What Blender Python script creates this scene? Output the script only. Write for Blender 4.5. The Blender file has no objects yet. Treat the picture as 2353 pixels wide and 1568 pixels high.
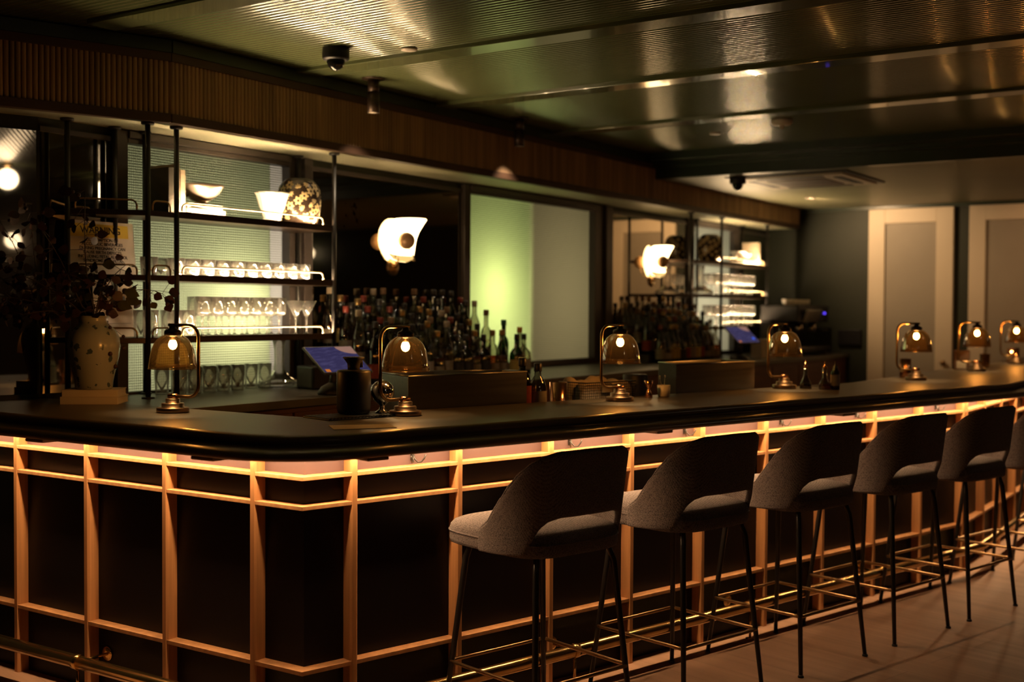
import bpy, math, random
from mathutils import Vector, Matrix, noise
random.seed(7)
C = bpy.context.scene.collection
sc = bpy.context.scene
PI = math.pi

# ------------------------------------------------------------------ frames
ALPHA = math.radians(15.0)                 # the long bar front runs 15 degrees off the back wall
DR = Vector((math.cos(ALPHA), -math.sin(ALPHA), 0))
NR = Vector((math.sin(ALPHA), math.cos(ALPHA), 0))
def RP(s, n, z=0.0):
    return DR * s + NR * n + Vector((0, 0, z))
BAR_Z = 1.07
BACK_Z = 1.063
WALL_Y = 1.765

# ------------------------------------------------------------------ mesh builder
class MB:
    def __init__(self):
        self.v = []; self.f = []; self.s = []
    def add(self, vs, fs, smooth=False, M=None):
        k = len(self.v)
        for p in vs:
            p = Vector(p)
            self.v.append(M @ p if M is not None else p)
        for f in fs:
            self.f.append([i + k for i in f]); self.s.append(smooth)
        return self
    def box(self, a, b, M=None):
        x0, y0, z0 = a; x1, y1, z1 = b
        vs = [(x0, y0, z0), (x1, y0, z0), (x1, y1, z0), (x0, y1, z0), (x0, y0, z1), (x1, y0, z1), (x1, y1, z1), (x0, y1, z1)]
        return self.add(vs, [(3, 2, 1, 0), (4, 5, 6, 7), (0, 1, 5, 4), (1, 2, 6, 5), (2, 3, 7, 6), (3, 0, 4, 7)], False, M)
    def prism(self, poly, z0, z1, M=None, smooth=False):
        n = len(poly)
        vs = [(x, y, z0) for x, y in poly] + [(x, y, z1) for x, y in poly]
        fs = [tuple(range(n - 1, -1, -1)), tuple(range(n, 2 * n))]
        self.add(vs, fs, False, M)
        k = len(self.v) - 2 * n
        for i in range(n):
            j = (i + 1) % n
            self.f.append([k + i, k + j, k + n + j, k + n + i]); self.s.append(smooth)
        return self
    def tube(self, pts, r, n=8, closed=False, M=None, caps=True):
        pts = [Vector(p) for p in pts]; m = len(pts)
        rs = r if isinstance(r, (list, tuple)) else [r] * m
        up = None; vs = []
        for i in range(m):
            if closed:
                t = (pts[(i + 1) % m] - pts[i - 1])
            else:
                t = pts[min(i + 1, m - 1)] - pts[max(i - 1, 0)]
            t.normalize()
            if up is None:
                up = t.orthogonal().normalized()
            else:
                up = (up - t * up.dot(t))
                up = up.normalized() if up.length > 1e-6 else t.orthogonal().normalized()
            w = t.cross(up)
            for k in range(n):
                a = 2 * PI * k / n
                vs.append(pts[i] + (up * math.cos(a) + w * math.sin(a)) * rs[i])
        fs = []
        for i in range(m if closed else m - 1):
            j = (i + 1) % m
            for k in range(n):
                l = (k + 1) % n
                fs.append((i * n + k, i * n + l, j * n + l, j * n + k))
        self.add(vs, fs, True, M)
        if not closed and caps:
            b = len(self.v) - m * n
            self.f.append([b + k for k in range(n - 1, -1, -1)]); self.s.append(False)
            self.f.append([b + (m - 1) * n + k for k in range(n)]); self.s.append(False)
        return self
    def lathe(self, prof, n=24, M=None, smooth=True, wob=None):
        vs = []; fs = []; m = len(prof)
        for r, z in prof:
            for k in range(n):
                a = 2 * PI * k / n
                q = r * (wob(a, z) if wob else 1.0)
                vs.append((q * math.cos(a), q * math.sin(a), z))
        for i in range(m - 1):
            for k in range(n):
                l = (k + 1) % n
                fs.append((i * n + k, i * n + l, (i + 1) * n + l, (i + 1) * n + k))
        self.add(vs, fs, smooth, M)
        b = len(self.v) - m * n
        if prof[0][0] > 1e-5:
            self.f.append([b + k for k in range(n - 1, -1, -1)]); self.s.append(False)
        if prof[-1][0] > 1e-5:
            self.f.append([b + (m - 1) * n + k for k in range(n)]); self.s.append(False)
        return self
    def lathe_open(self, prof, n=24, M=None, wob=None):
        k0 = len(self.f)
        self.lathe(prof, n, M, True, wob)
        while len(self.f[-1]) > 4:
            self.f.pop(); self.s.pop()
        return self
    def sphere(self, c, r, n=16, m=10, sc_=(1, 1, 1), M=None):
        prof = [(max(1e-6, math.sin(PI * i / m)), -math.cos(PI * i / m)) for i in range(m + 1)]
        T = Matrix.Translation(c) @ Matrix.Diagonal((r * sc_[0], r * sc_[1], r * sc_[2], 1))
        return self.lathe(prof, n, (M @ T) if M is not None else T)
    def build(self, name, mat, parent=None, bevel=0.0, off=None):
        me = bpy.data.meshes.new(name)
        off = Vector(off) if off is not None else Vector((0, 0, 0))
        me.from_pydata([tuple(p - off) for p in self.v], [], self.f)
        me.polygons.foreach_set('use_smooth', self.s)
        me.validate(); me.update()
        o = bpy.data.objects.new(name, me); C.objects.link(o)
        for m_ in (mat if isinstance(mat, (list, tuple)) else [mat]):
            me.materials.append(m_)
        if parent is not None:
            o.parent = parent
        elif off.length > 0:
            o.location = off
        if bevel > 0:
            b = o.modifiers.new('bevel', 'BEVEL'); b.width = bevel; b.segments = 2; b.limit_method = 'ANGLE'; b.angle_limit = math.radians(40)
            b.harden_normals = False
        return o
def T(x, y, z, rz=0.0):
    return Matrix.Translation((x, y, z)) @ Matrix.Rotation(rz, 4, 'Z')
def tag(o, label, cat, group=None):
    o['label'] = label; o['category'] = cat
    if group: o['group'] = group
    return o
def thing(name, label, cat, loc=(0, 0, 0), rz=0.0, group=None):
    o = bpy.data.objects.new(name, None); C.objects.link(o)
    o.empty_display_size = 0.05
    o.location = loc; o.rotation_euler = (0, 0, rz)
    return tag(o, label, cat, group)
def struct(o):
    o['kind'] = 'structure'; return o
def copy_tree(src, loc, rz, label, group=None):
    r = src.copy(); C.objects.link(r); r.location = loc; r.rotation_euler = (0, 0, rz); r['label'] = label
    if group: r['group'] = group
    for ch in list(src.children):
        c = ch.copy(); C.objects.link(c); c.parent = r
        for g in list(ch.children):
            d = g.copy(); C.objects.link(d); d.parent = c
    return r
ORD = ['first', 'second', 'third', 'fourth', 'fifth', 'sixth', 'seventh', 'eighth', 'ninth', 'tenth', 'eleventh', 'twelfth', 'thirteenth', 'fourteenth', 'fifteenth', 'sixteenth', 'seventeenth', 'eighteenth', 'nineteenth', 'twentieth', 'twenty-first', 'twenty-second']

# ------------------------------------------------------------------ materials
MATS = {}
def newmat(name):
    m = bpy.data.materials.new(name); m.use_nodes = True
    nt = m.node_tree; nt.nodes.clear()
    out = nt.nodes.new('ShaderNodeOutputMaterial')
    MATS[name] = m
    return m, nt, out
def N(nt, typ, **kw):
    n = nt.nodes.new(typ)
    for k, v in kw.items():
        if k in n.inputs: n.inputs[k].default_value = v
        else: setattr(n, k, v)
    return n
def coords(nt, scale=(1, 1, 1), space='Object'):
    tc = N(nt, 'ShaderNodeTexCoord'); mp = N(nt, 'ShaderNodeMapping')
    mp.inputs['Scale'].default_value = scale
    nt.links.new(tc.outputs[space], mp.inputs['Vector'])
    return mp.outputs['Vector']
def principled(name, col, rough=0.5, metal=0.0, spec=0.5, var=0.0, vscale=(6, 6, 6), bump=0.0, bscale=None, coat=0.0, sheen=0.0, space='Object', rvar=0.0):
    m, nt, out = newmat(name)
    p = N(nt, 'ShaderNodeBsdfPrincipled')
    p.inputs['Base Color'].default_value = (*col, 1); p.inputs['Roughness'].default_value = rough
    p.inputs['Metallic'].default_value = metal; p.inputs['Specular IOR Level'].default_value = spec
    p.inputs['Coat Weight'].default_value = coat; p.inputs['Sheen Weight'].default_value = sheen
    nt.links.new(p.outputs[0], out.inputs['Surface'])
    v = coords(nt, vscale, space)
    nz = N(nt, 'ShaderNodeTexNoise'); nz.inputs['Scale'].default_value = 1.0; nz.inputs['Detail'].default_value = 5.0
    nt.links.new(v, nz.inputs['Vector'])
    if var > 0:
        rp = N(nt, 'ShaderNodeValToRGB')
        rp.color_ramp.elements[0].position = 0.3; rp.color_ramp.elements[1].position = 0.7
        rp.color_ramp.elements[0].color = (*[c * (1 - var) for c in col], 1)
        rp.color_ramp.elements[1].color = (*[min(1, c * (1 + var)) for c in col], 1)
        nt.links.new(nz.outputs['Fac'], rp.inputs['Fac']); nt.links.new(rp.outputs['Color'], p.inputs['Base Color'])
    if rvar > 0:
        mr = N(nt, 'ShaderNodeMapRange'); mr.inputs['To Min'].default_value = max(0, rough - rvar); mr.inputs['To Max'].default_value = rough + rvar
        nt.links.new(nz.outputs['Fac'], mr.inputs['Value']); nt.links.new(mr.outputs[0], p.inputs['Roughness'])
    if bump > 0:
        b = N(nt, 'ShaderNodeBump'); b.inputs['Strength'].default_value = bump; b.inputs['Distance'].default_value = 0.002
        if bscale:
            n2 = N(nt, 'ShaderNodeTexNoise'); n2.inputs['Scale'].default_value = 1.0; n2.inputs['Detail'].default_value = 3.0
            nt.links.new(coords(nt, bscale, space), n2.inputs['Vector']); nt.links.new(n2.outputs['Fac'], b.inputs['Height'])
        else:
            nt.links.new(nz.outputs['Fac'], b.inputs['Height'])
        nt.links.new(b.outputs[0], p.inputs['Normal'])
    return m
def emit(name, col, strength):
    m, nt, out = newmat(name)
    e = N(nt, 'ShaderNodeEmission'); e.inputs['Color'].default_value = (*col, 1); e.inputs['Strength'].default_value = strength
    nt.links.new(e.outputs[0], out.inputs['Surface'])
    return m
def thin_glass(name, tint, gloss=0.06, rough=0.03, edge=0.75, diffuse=0.0, bump=0.0):
    """thin-walled glass: tinted see-through plus a Fresnel-like gloss"""
    m, nt, out = newmat(name)
    tr = N(nt, 'ShaderNodeBsdfTransparent'); tr.inputs['Color'].default_value = (*tint, 1)
    gl = N(nt, 'ShaderNodeBsdfGlossy'); gl.inputs['Roughness'].default_value = rough; gl.inputs['Color'].default_value = (1, 1, 1, 1)
    lw = N(nt, 'ShaderNodeLayerWeight'); lw.inputs['Blend'].default_value = 0.28
    mr = N(nt, 'ShaderNodeMapRange'); mr.inputs['To Min'].default_value = gloss; mr.inputs['To Max'].default_value = edge
    nt.links.new(lw.outputs['Fresnel'], mr.inputs['Value'])
    mx = N(nt, 'ShaderNodeMixShader')
    nt.links.new(mr.outputs[0], mx.inputs[0]); nt.links.new(tr.outputs[0], mx.inputs[1]); nt.links.new(gl.outputs[0], mx.inputs[2])
    last = mx
    if diffuse > 0:
        df = N(nt, 'ShaderNodeBsdfTranslucent'); df.inputs['Color'].default_value = (*[min(1, c * 1.1) for c in tint], 1)
        d2 = N(nt, 'ShaderNodeBsdfDiffuse'); d2.inputs['Color'].default_value = (*tint, 1)
        a = N(nt, 'ShaderNodeMixShader'); a.inputs[0].default_value = 0.5
        nt.links.new(df.outputs[0], a.inputs[1]); nt.links.new(d2.outputs[0], a.inputs[2])
        b = N(nt, 'ShaderNodeMixShader'); b.inputs[0].default_value = diffuse
        nt.links.new(mx.outputs[0], b.inputs[1]); nt.links.new(a.outputs[0], b.inputs[2]); last = b
    nt.links.new(last.outputs[0], out.inputs['Surface'])
    return m
def wood(name, col, rough, axis='X', var=0.35, spec=0.5, scale=1.0):
    sx = {'X': (2, 40, 40), 'Y': (40, 2, 40), 'Z': (40, 40, 2)}[axis]
    return principled(name, col, rough, 0, spec, var, tuple(s * scale for s in sx), 0.15)

M_oak_z = wood('oak_upright', (0.50, 0.235, 0.092), 0.45, 'Z', 0.22)
M_oak = principled('oak_rail', (0.54, 0.27, 0.115), 0.45, 0, 0.5, 0.2, (30, 30, 30), 0.1)
M_panel = principled('dark_plum_panel', (0.007, 0.0045, 0.005), 0.42, 0, 0.22, 0.15, (3, 3, 3))
M_panellit = principled('led_lit_panel_band', (0.10, 0.066, 0.068), 0.5, 0, 0.3, 0.1, (3, 3, 3))  # lighter copy of the panel: LED light under the counter put into the colour
M_top = principled('dark_walnut_top', (0.095, 0.072, 0.050), 0.40, 0, 0.5, 0.25, (5, 30, 5), 0.05, None, 0.0, 0, 'Object', 0.05)
M_edge = principled('dark_walnut_edge', (0.21, 0.135, 0.085), 0.28, 0, 0.5, 0.25, (4, 4, 30), 0.05)
M_lampbase = principled('lamp_base_bronze', (0.30, 0.20, 0.13), 0.38, 1.0, 0.5, 0.1, (30, 30, 30))
M_brass = principled('polished_brass', (0.72, 0.50, 0.20), 0.20, 1.0, 0.5, 0.08, (20, 20, 20))
M_agedbrass = principled('aged_brass', (0.46, 0.30, 0.15), 0.28, 1.0, 0.5, 0.12, (40, 40, 40))
M_ballcopper = principled('sconce_ball_copper', (0.62, 0.36, 0.18), 0.35, 0.25, 0.5, 0.05, (20, 20, 20))
M_copper = principled('copper', (0.80, 0.40, 0.22), 0.16, 1.0, 0.5, 0.06, (20, 20, 20))
M_black = principled('black_metal', (0.016, 0.014, 0.013), 0.38, 0.0, 0.5, 0.1, (20, 20, 20))
M_blackplastic = principled('black_plastic', (0.012, 0.011, 0.012), 0.45, 0, 0.4)
M_bronze = principled('dark_bronze', (0.045, 0.028, 0.018), 0.36, 0.6, 0.5, 0.15, (20, 20, 20))
M_steel = principled('brushed_steel', (0.36, 0.35, 0.33), 0.30, 1.0, 0.5, 0.08, (3, 60, 60), 0.03, None, 0, 0, 'Object', 0.06)
M_chrome = principled('chrome', (0.75, 0.73, 0.70), 0.06, 1.0)
M_greenpaint = principled('green_gloss_ceiling', (0.090, 0.105, 0.046), 0.17, 0, 0.7, 0.10, (1.5, 1.5, 1.5), 0.0, None, 0.5)
M_greentrim = principled('green_gloss_trim', (0.030, 0.044, 0.030), 0.30, 0, 0.5, 0.1, (3, 3, 3))
M_lowceil = principled('green_low_ceiling', (0.16, 0.155, 0.09), 0.45, 0, 0.5, 0.08, (2, 2, 2))
M_soffit = principled('soffit_paint', (0.46, 0.45, 0.31), 0.42, 0, 0.5, 0.06, (2, 2, 2))
M_wallgreen = principled('wall_dark_green', (0.026, 0.030, 0.018), 0.55, 0, 0.4, 0.12, (1.2, 1.2, 1.2), 0.06, (60, 60, 60))
M_wallroom = principled('wall_room', (0.07, 0.055, 0.042), 0.6, 0, 0.4, 0.1, (1.2, 1.2, 1.2))
M_cream = principled('cream_paint', (0.72, 0.60, 0.44), 0.5, 0, 0.5, 0.04, (2, 2, 2))
M_creampanel = principled('cream_panel_grey', (0.34, 0.29, 0.22), 0.55, 0, 0.5, 0.05, (2, 2, 2))
M_slat = wood('fascia_slat_wood', (0.38, 0.24, 0.14), 0.5, 'Z', 0.35, 0.4, 0.5)
M_slatdark = principled('fascia_trim_wood', (0.085, 0.045, 0.028), 0.5, 0, 0.4, 0.2, (3, 3, 20))
M_drawer = principled('red_brown_wood', (0.14, 0.055, 0.028), 0.4, 0, 0.4, 0.25, (3, 30, 30))
M_stone = principled('back_counter_stone', (0.11, 0.10, 0.08), 0.35, 0, 0.5, 0.2, (6, 6, 6))
M_frame = principled('window_frame_paint', (0.065, 0.052, 0.046), 0.30, 0, 0.5, 0.1, (4, 4, 4))
M_white = principled('white_ceramic', (0.78, 0.74, 0.68), 0.25, 0, 0.5, 0.03, (10, 10, 10))
M_paper = principled('paper', (0.66, 0.58, 0.52), 0.7, 0, 0.2, 0.05, (5, 5, 5))
M_yellow = principled('yellow_band', (0.72, 0.52, 0.08), 0.7, 0, 0.2)
M_ink = principled('black_ink', (0.02, 0.018, 0.018), 0.7, 0, 0.2)
M_silverbowl = principled('silver_bowl', (0.66, 0.56, 0.46), 0.28, 0.9, 0.5, 0.06, (10, 10, 10))
M_bookdark = principled('book_cover_dark', (0.10, 0.09, 0.075), 0.6, 0, 0.4, 0.1, (5, 5, 5))
M_bookcream = principled('book_cover_cream', (0.62, 0.50, 0.36), 0.6, 0, 0.4, 0.1, (5, 5, 60))
M_clear = thin_glass('clear_glass', (0.95, 0.94, 0.92), 0.08, 0.06, 0.9, 0.10)
M_amberglass = thin_glass('amber_smoked_glass', (0.80, 0.63, 0.40), 0.05, 0.03, 0.6, 0.004)
M_bottleclear = thin_glass('bottle_clear_glass', (0.62, 0.60, 0.54), 0.09, 0.04, 0.85)
M_bottlegreen = thin_glass('bottle_green_glass', (0.05, 0.12, 0.05), 0.07, 0.05, 0.7)
M_bottlebrown = thin_glass('bottle_brown_glass', (0.20, 0.08, 0.03), 0.07, 0.05, 0.7)
M_liqamber = thin_glass('amber_spirit', (0.55, 0.20, 0.05), 0.02, 0.1, 0.2, 0.10)
M_liqdark = thin_glass('dark_spirit', (0.20, 0.06, 0.03), 0.02, 0.1, 0.2, 0.10)
M_liqclear = thin_glass('clear_spirit', (0.86, 0.86, 0.80), 0.02, 0.1, 0.2, 0.03)
M_liqred = thin_glass('red_bitters', (0.55, 0.04, 0.03), 0.02, 0.1, 0.2, 0.2)
M_cork = principled('cork', (0.22, 0.13, 0.07), 0.8, 0, 0.3, 0.2, (60, 60, 60))
M_capblack = principled('cap_black', (0.02, 0.018, 0.018), 0.35)
M_capgold = principled('cap_gold', (0.36, 0.24, 0.10), 0.3, 0.9)
M_capred = principled('cap_red', (0.20, 0.03, 0.02), 0.4)
M_capgreen = principled('cap_green', (0.03, 0.12, 0.06), 0.4)
M_capcream = principled('cap_cream', (0.34, 0.27, 0.18), 0.5)
M_caporange = principled('cap_orange', (0.60, 0.26, 0.04), 0.45)
M_labcream = principled('label_cream', (0.28, 0.23, 0.17), 0.7, 0, 0.3, 0.15, (60, 60, 60))
M_labwhite = principled('label_white', (0.42, 0.38, 0.34), 0.7, 0, 0.3, 0.1, (60, 60, 60))
M_labblack = principled('label_black', (0.04, 0.035, 0.03), 0.6, 0, 0.3, 0.2, (60, 60, 60))
M_labyellow = principled('label_yellow', (0.50, 0.36, 0.10), 0.7, 0, 0.3, 0.15, (60, 60, 60))
M_labred = principled('label_red', (0.30, 0.05, 0.03), 0.7, 0, 0.3, 0.15, (60, 60, 60))
M_leaf = principled('leaf_green', (0.075, 0.075, 0.030), 0.5, 0, 0.4, 0.3, (20, 20, 20))
M_leafred = principled('leaf_purple', (0.050, 0.022, 0.022), 0.5, 0, 0.4, 0.3, (20, 20, 20))
M_twig = principled('twig', (0.06, 0.04, 0.025), 0.7)
M_towel = principled('towel', (0.44, 0.36, 0.28), 0.9, 0, 0.2, 0.1, (30, 30, 30), 0.6, (150, 150, 150))
M_rubber = principled('black_rubber', (0.014, 0.013, 0.012), 0.45)
M_espresso = principled('machine_steel', (0.45, 0.40, 0.34), 0.25, 1.0)
M_smoke = principled('detector_plastic', (0.50, 0.42, 0.34), 0.5)

# lights that are real things
M_led = emit('counter_led', (1.0, 0.62, 0.31), 150.0)
M_shelfled = emit('shelf_led', (1.0, 0.68, 0.36), 560.0)
M_bulb = emit('lamp_bulb', (1.0, 0.58, 0.22), 330.0)
M_opal = emit('opal_shade_lit', (1.0, 0.66, 0.30), 9.0)
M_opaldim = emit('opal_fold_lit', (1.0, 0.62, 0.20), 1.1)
M_opal3 = emit('opal_wall_globe_lit', (1.0, 0.76, 0.50), 3.0)
M_opal2 = emit('opal_globe_lit', (1.0, 0.76, 0.50), 6.0)
M_bluedot = emit('display_digits', (0.12, 0.06, 1.0), 2.2)

# screen: lit panel, dim violet-blue with faint rows
def screen_mat():
    m, nt, out = newmat('tablet_screen_lit')
    v = coords(nt, (1, 1, 1))
    nz = N(nt, 'ShaderNodeTexNoise'); nz.inputs['Scale'].default_value = 1.0
    nt.links.new(coords(nt, (18, 90, 18)), nz.inputs['Vector'])
    rp = N(nt, 'ShaderNodeValToRGB'); rp.color_ramp.elements[0].color = (0.075, 0.062, 0.18, 1); rp.color_ramp.elements[1].color = (0.14, 0.12, 0.30, 1)
    rp.color_ramp.elements[0].position = 0.45; rp.color_ramp.elements[1].position = 0.75
    nt.links.new(nz.outputs['Fac'], rp.inputs['Fac'])
    e = N(nt, 'ShaderNodeEmission'); e.inputs['Strength'].default_value = 0.42
    nt.links.new(rp.outputs['Color'], e.inputs['Color'])
    g = N(nt, 'ShaderNodeBsdfGlossy'); g.inputs['Roughness'].default_value = 0.08; g.inputs['Color'].default_value = (0.012, 0.012, 0.012, 1)
    a = N(nt, 'ShaderNodeAddShader'); nt.links.new(e.outputs[0], a.inputs[0]); nt.links.new(g.outputs[0], a.inputs[1])
    nt.links.new(a.outputs[0], out.inputs['Surface'])
    return m
M_screen = screen_mat()
M_screenblue = emit('screen_button_blue', (0.05, 0.13, 0.9), 0.9)
M_screenorange = emit('screen_button_orange', (0.9, 0.25, 0.03), 0.6)
M_screenpink = emit('screen_corner_tan', (0.32, 0.17, 0.13), 0.9)

def fabric_mat():
    m, nt, out = newmat('woven_grey_fabric')
    p = N(nt, 'ShaderNodeBsdfPrincipled'); p.inputs['Roughness'].default_value = 0.9; p.inputs['Specular IOR Level'].default_value = 0.2
    p.inputs['Sheen Weight'].default_value = 0.15
    v = coords(nt, (1, 1, 1))
    vo = N(nt, 'ShaderNodeTexVoronoi'); vo.inputs['Scale'].default_value = 1.0; vo.inputs['Randomness'].default_value = 0.45
    mp = N(nt, 'ShaderNodeMapping'); mp.inputs['Scale'].default_value = (230, 230, 330); mp.inputs['Rotation'].default_value = (0.3, 0.2, 0.6)
    nt.links.new(v, mp.inputs['Vector']); nt.links.new(mp.outputs[0], vo.inputs['Vector'])
    mu = N(nt, 'ShaderNodeMath', operation='SUBTRACT'); mu.inputs[0].default_value = 0.85; nt.links.new(vo.outputs['Distance'], mu.inputs[1])
    rp = N(nt, 'ShaderNodeValToRGB'); rp.color_ramp.elements[0].color = (0.012, 0.010, 0.011, 1); rp.color_ramp.elements[1].color = (0.34, 0.28, 0.27, 1)
    rp.color_ramp.elements[1].position = 0.75
    nt.links.new(mu.outputs[0], rp.inputs['Fac']); nt.links.new(rp.outputs['Color'], p.inputs['Base Color'])
    b = N(nt, 'ShaderNodeBump'); b.inputs['Strength'].default_value = 0.8; b.inputs['Distance'].default_value = 0.003
    nt.links.new(mu.outputs[0], b.inputs['Height']); nt.links.new(b.outputs[0], p.inputs['Normal'])
    nt.links.new(p.outputs[0], out.inputs['Surface'])
    return m
M_fabric = fabric_mat()

def floor_mat():
    m, nt, out = newmat('pale_wood_floor')
    p = N(nt, 'ShaderNodeBsdfPrincipled'); p.inputs['Roughness'].default_value = 0.5; p.inputs['Specular IOR Level'].default_value = 0.4
    tc = N(nt, 'ShaderNodeTexCoord'); mp = N(nt, 'ShaderNodeMapping'); mp.inputs['Rotation'].default_value = (0, 0, ALPHA + PI / 2)
    nt.links.new(tc.outputs['Object'], mp.inputs['Vector'])
    br = N(nt, 'ShaderNodeTexBrick'); br.inputs['Scale'].default_value = 1.0
    br.inputs['Brick Width'].default_value = 1.6; br.inputs['Row Height'].default_value = 0.18; br.inputs['Mortar Size'].default_value = 0.0015
    br.inputs['Color1'].default_value = (0.44, 0.26, 0.17, 1); br.inputs['Color2'].default_value = (0.40, 0.235, 0.150, 1); br.inputs['Mortar'].default_value = (0.28, 0.165, 0.11, 1)
    nt.links.new(mp.outputs[0], br.inputs['Vector'])
    nz = N(nt, 'ShaderNodeTexNoise'); nz.inputs['Scale'].default_value = 1.0; nz.inputs['Detail'].default_value = 6
    mp2 = N(nt, 'ShaderNodeMapping'); mp2.inputs['Scale'].default_value = (1.5, 16, 1)
    nt.links.new(mp.outputs[0], mp2.inputs['Vector']); nt.links.new(mp2.outputs[0], nz.inputs['Vector'])
    mx = N(nt, 'ShaderNodeMix', data_type='RGBA', blend_type='OVERLAY'); mx.inputs[0].default_value = 0.35
    nt.links.new(br.outputs['Color'], mx.inputs[6]); nt.links.new(nz.outputs['Fac'], mx.inputs[7])
    nt.links.new(mx.outputs[2], p.inputs['Base Color']); nt.links.new(p.outputs[0], out.inputs['Surface'])
    return m
M_floor = floor_mat()

def mirror_mat():
    m, nt, out = newmat('antique_mirror')
    p = N(nt, 'ShaderNodeBsdfPrincipled'); p.inputs['Metallic'].default_value = 1.0
    v = coords(nt, (1, 1, 1))
    n1 = N(nt, 'ShaderNodeTexNoise'); n1.inputs['Scale'].default_value = 22; n1.inputs['Detail'].default_value = 4
    n2 = N(nt, 'ShaderNodeTexNoise'); n2.inputs['Scale'].default_value = 3.0; n2.inputs['Detail'].default_value = 3
    nt.links.new(v, n1.inputs['Vector']); nt.links.new(v, n2.inputs['Vector'])
    ad = N(nt, 'ShaderNodeMath', operation='ADD'); nt.links.new(n1.outputs['Fac'], ad.inputs[0]); nt.links.new(n2.outputs['Fac'], ad.inputs[1])
    rp = N(nt, 'ShaderNodeValToRGB'); rp.color_ramp.elements[0].position = 1.0 / 2 + 0.14; rp.color_ramp.elements[1].position = 1.0 / 2 + 0.17
    rp.color_ramp.elements[0].color = (0.60, 0.55, 0.46, 1); rp.color_ramp.elements[1].color = (0.03, 0.025, 0.02, 1)
    dv = N(nt, 'ShaderNodeMath', operation='MULTIPLY'); dv.inputs[1].default_value = 0.5
    nt.links.new(ad.outputs[0], dv.inputs[0]); nt.links.new(dv.outputs[0], rp.inputs['Fac'])
    nt.links.new(rp.outputs['Color'], p.inputs['Base Color']); p.inputs['Roughness'].default_value = 0.02
    nt.links.new(p.outputs[0], out.inputs['Surface'])
    return m
M_mirror = mirror_mat()

def pane_mat(name, col, ribs_z, ribs_x, strength):
    """patterned obscure glass: scatters the light that stands behind it"""
    m, nt, out = newmat(name)
    t = N(nt, 'ShaderNodeBsdfTranslucent'); t.inputs['Color'].default_value = (*col, 1)
    g = N(nt, 'ShaderNodeBsdfGlossy'); g.inputs['Roughness'].default_value = 0.16; g.inputs['Color'].default_value = (0.8, 0.8, 0.8, 1)
    mx = N(nt, 'ShaderNodeMixShader'); mx.inputs[0].default_value = 0.05
    v = coords(nt, (1, 1, 1))
    hs = []
    for d, s in (('Z', ribs_z), ('X', ribs_x)):
        if s <= 0: continue
        w = N(nt, 'ShaderNodeTexWave'); w.bands_direction = d; w.inputs['Scale'].default_value = s; w.inputs['Distortion'].default_value = 0.0
        nt.links.new(v, w.inputs['Vector']); hs.append(w.outputs['Fac'])
    h = hs[0]
    if len(hs) > 1:
        a = N(nt, 'ShaderNodeMath', operation='ADD'); nt.links.new(hs[0], a.inputs[0]); nt.links.new(hs[1], a.inputs[1]); h = a.outputs[0]
    b = N(nt, 'ShaderNodeBump'); b.inputs['Strength'].default_value = strength; b.inputs['Distance'].default_value = 0.003
    nt.links.new(h, b.inputs['Height']); nt.links.new(b.outputs[0], t.inputs['Normal']); nt.links.new(b.outputs[0], g.inputs['Normal'])
    nt.links.new(t.outputs[0], mx.inputs[1]); nt.links.new(g.outputs[0], mx.inputs[2]); nt.links.new(mx.outputs[0], out.inputs['Surface'])
    return m
M_pane1 = pane_mat('cross_reeded_glass', (0.86, 0.88, 0.72), 26, 26, 1.0)
M_pane2 = pane_mat('ribbed_glass', (0.84, 0.86, 0.66), 24, 0, 1.0)
M_chamber = principled('glow_box_paint', (0.10, 0.10, 0.08), 0.8)

def floral(name, ground, fig, scale, thr):
    m, nt, out = newmat(name)
    p = N(nt, 'ShaderNodeBsdfPrincipled'); p.inputs['Roughness'].default_value = 0.22
    v = coords(nt, (1, 1, 1))
    vo = N(nt, 'ShaderNodeTexVoronoi'); vo.inputs['Scale'].default_value = scale
    nz = N(nt, 'ShaderNodeTexNoise'); nz.inputs['Scale'].default_value = scale * 3.2; nz.inputs['Detail'].default_value = 2
    nt.links.new(v, vo.inputs['Vector']); nt.links.new(v, nz.inputs['Vector'])
    ml = N(nt, 'ShaderNodeMath', operation='MULTIPLY'); ml.inputs[1].default_value = 0.9
    nt.links.new(nz.outputs['Fac'], ml.inputs[0])
    ad = N(nt, 'ShaderNodeMath', operation='ADD'); nt.links.new(vo.outputs['Distance'], ad.inputs[0]); nt.links.new(ml.outputs[0], ad.inputs[1])
    rp = N(nt, 'ShaderNodeValToRGB'); rp.color_ramp.elements[0].position = thr; rp.color_ramp.elements[1].position = thr + 0.03
    rp.color_ramp.elements[0].color = (*fig, 1); rp.color_ramp.elements[1].color = (*ground, 1)
    nt.links.new(ad.outputs[0], rp.inputs['Fac']); nt.links.new(rp.outputs['Color'], p.inputs['Base Color'])
    nt.links.new(p.outputs[0], out.inputs['Surface'])
    return m
M_vaseground = principled('vase_black_glaze', (0.035, 0.022, 0.015), 0.22)
M_vasewhite = floral('vase_blue_floral', (0.36, 0.38, 0.39), (0.07, 0.10, 0.11), 20, 0.66)

# ------------------------------------------------------------------ setting: floor, ceilings, walls
struct(MB().box((-5.0, -6.2, -0.06), (9.2, 3.2, 0.0)).build('floor', M_floor))
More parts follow.
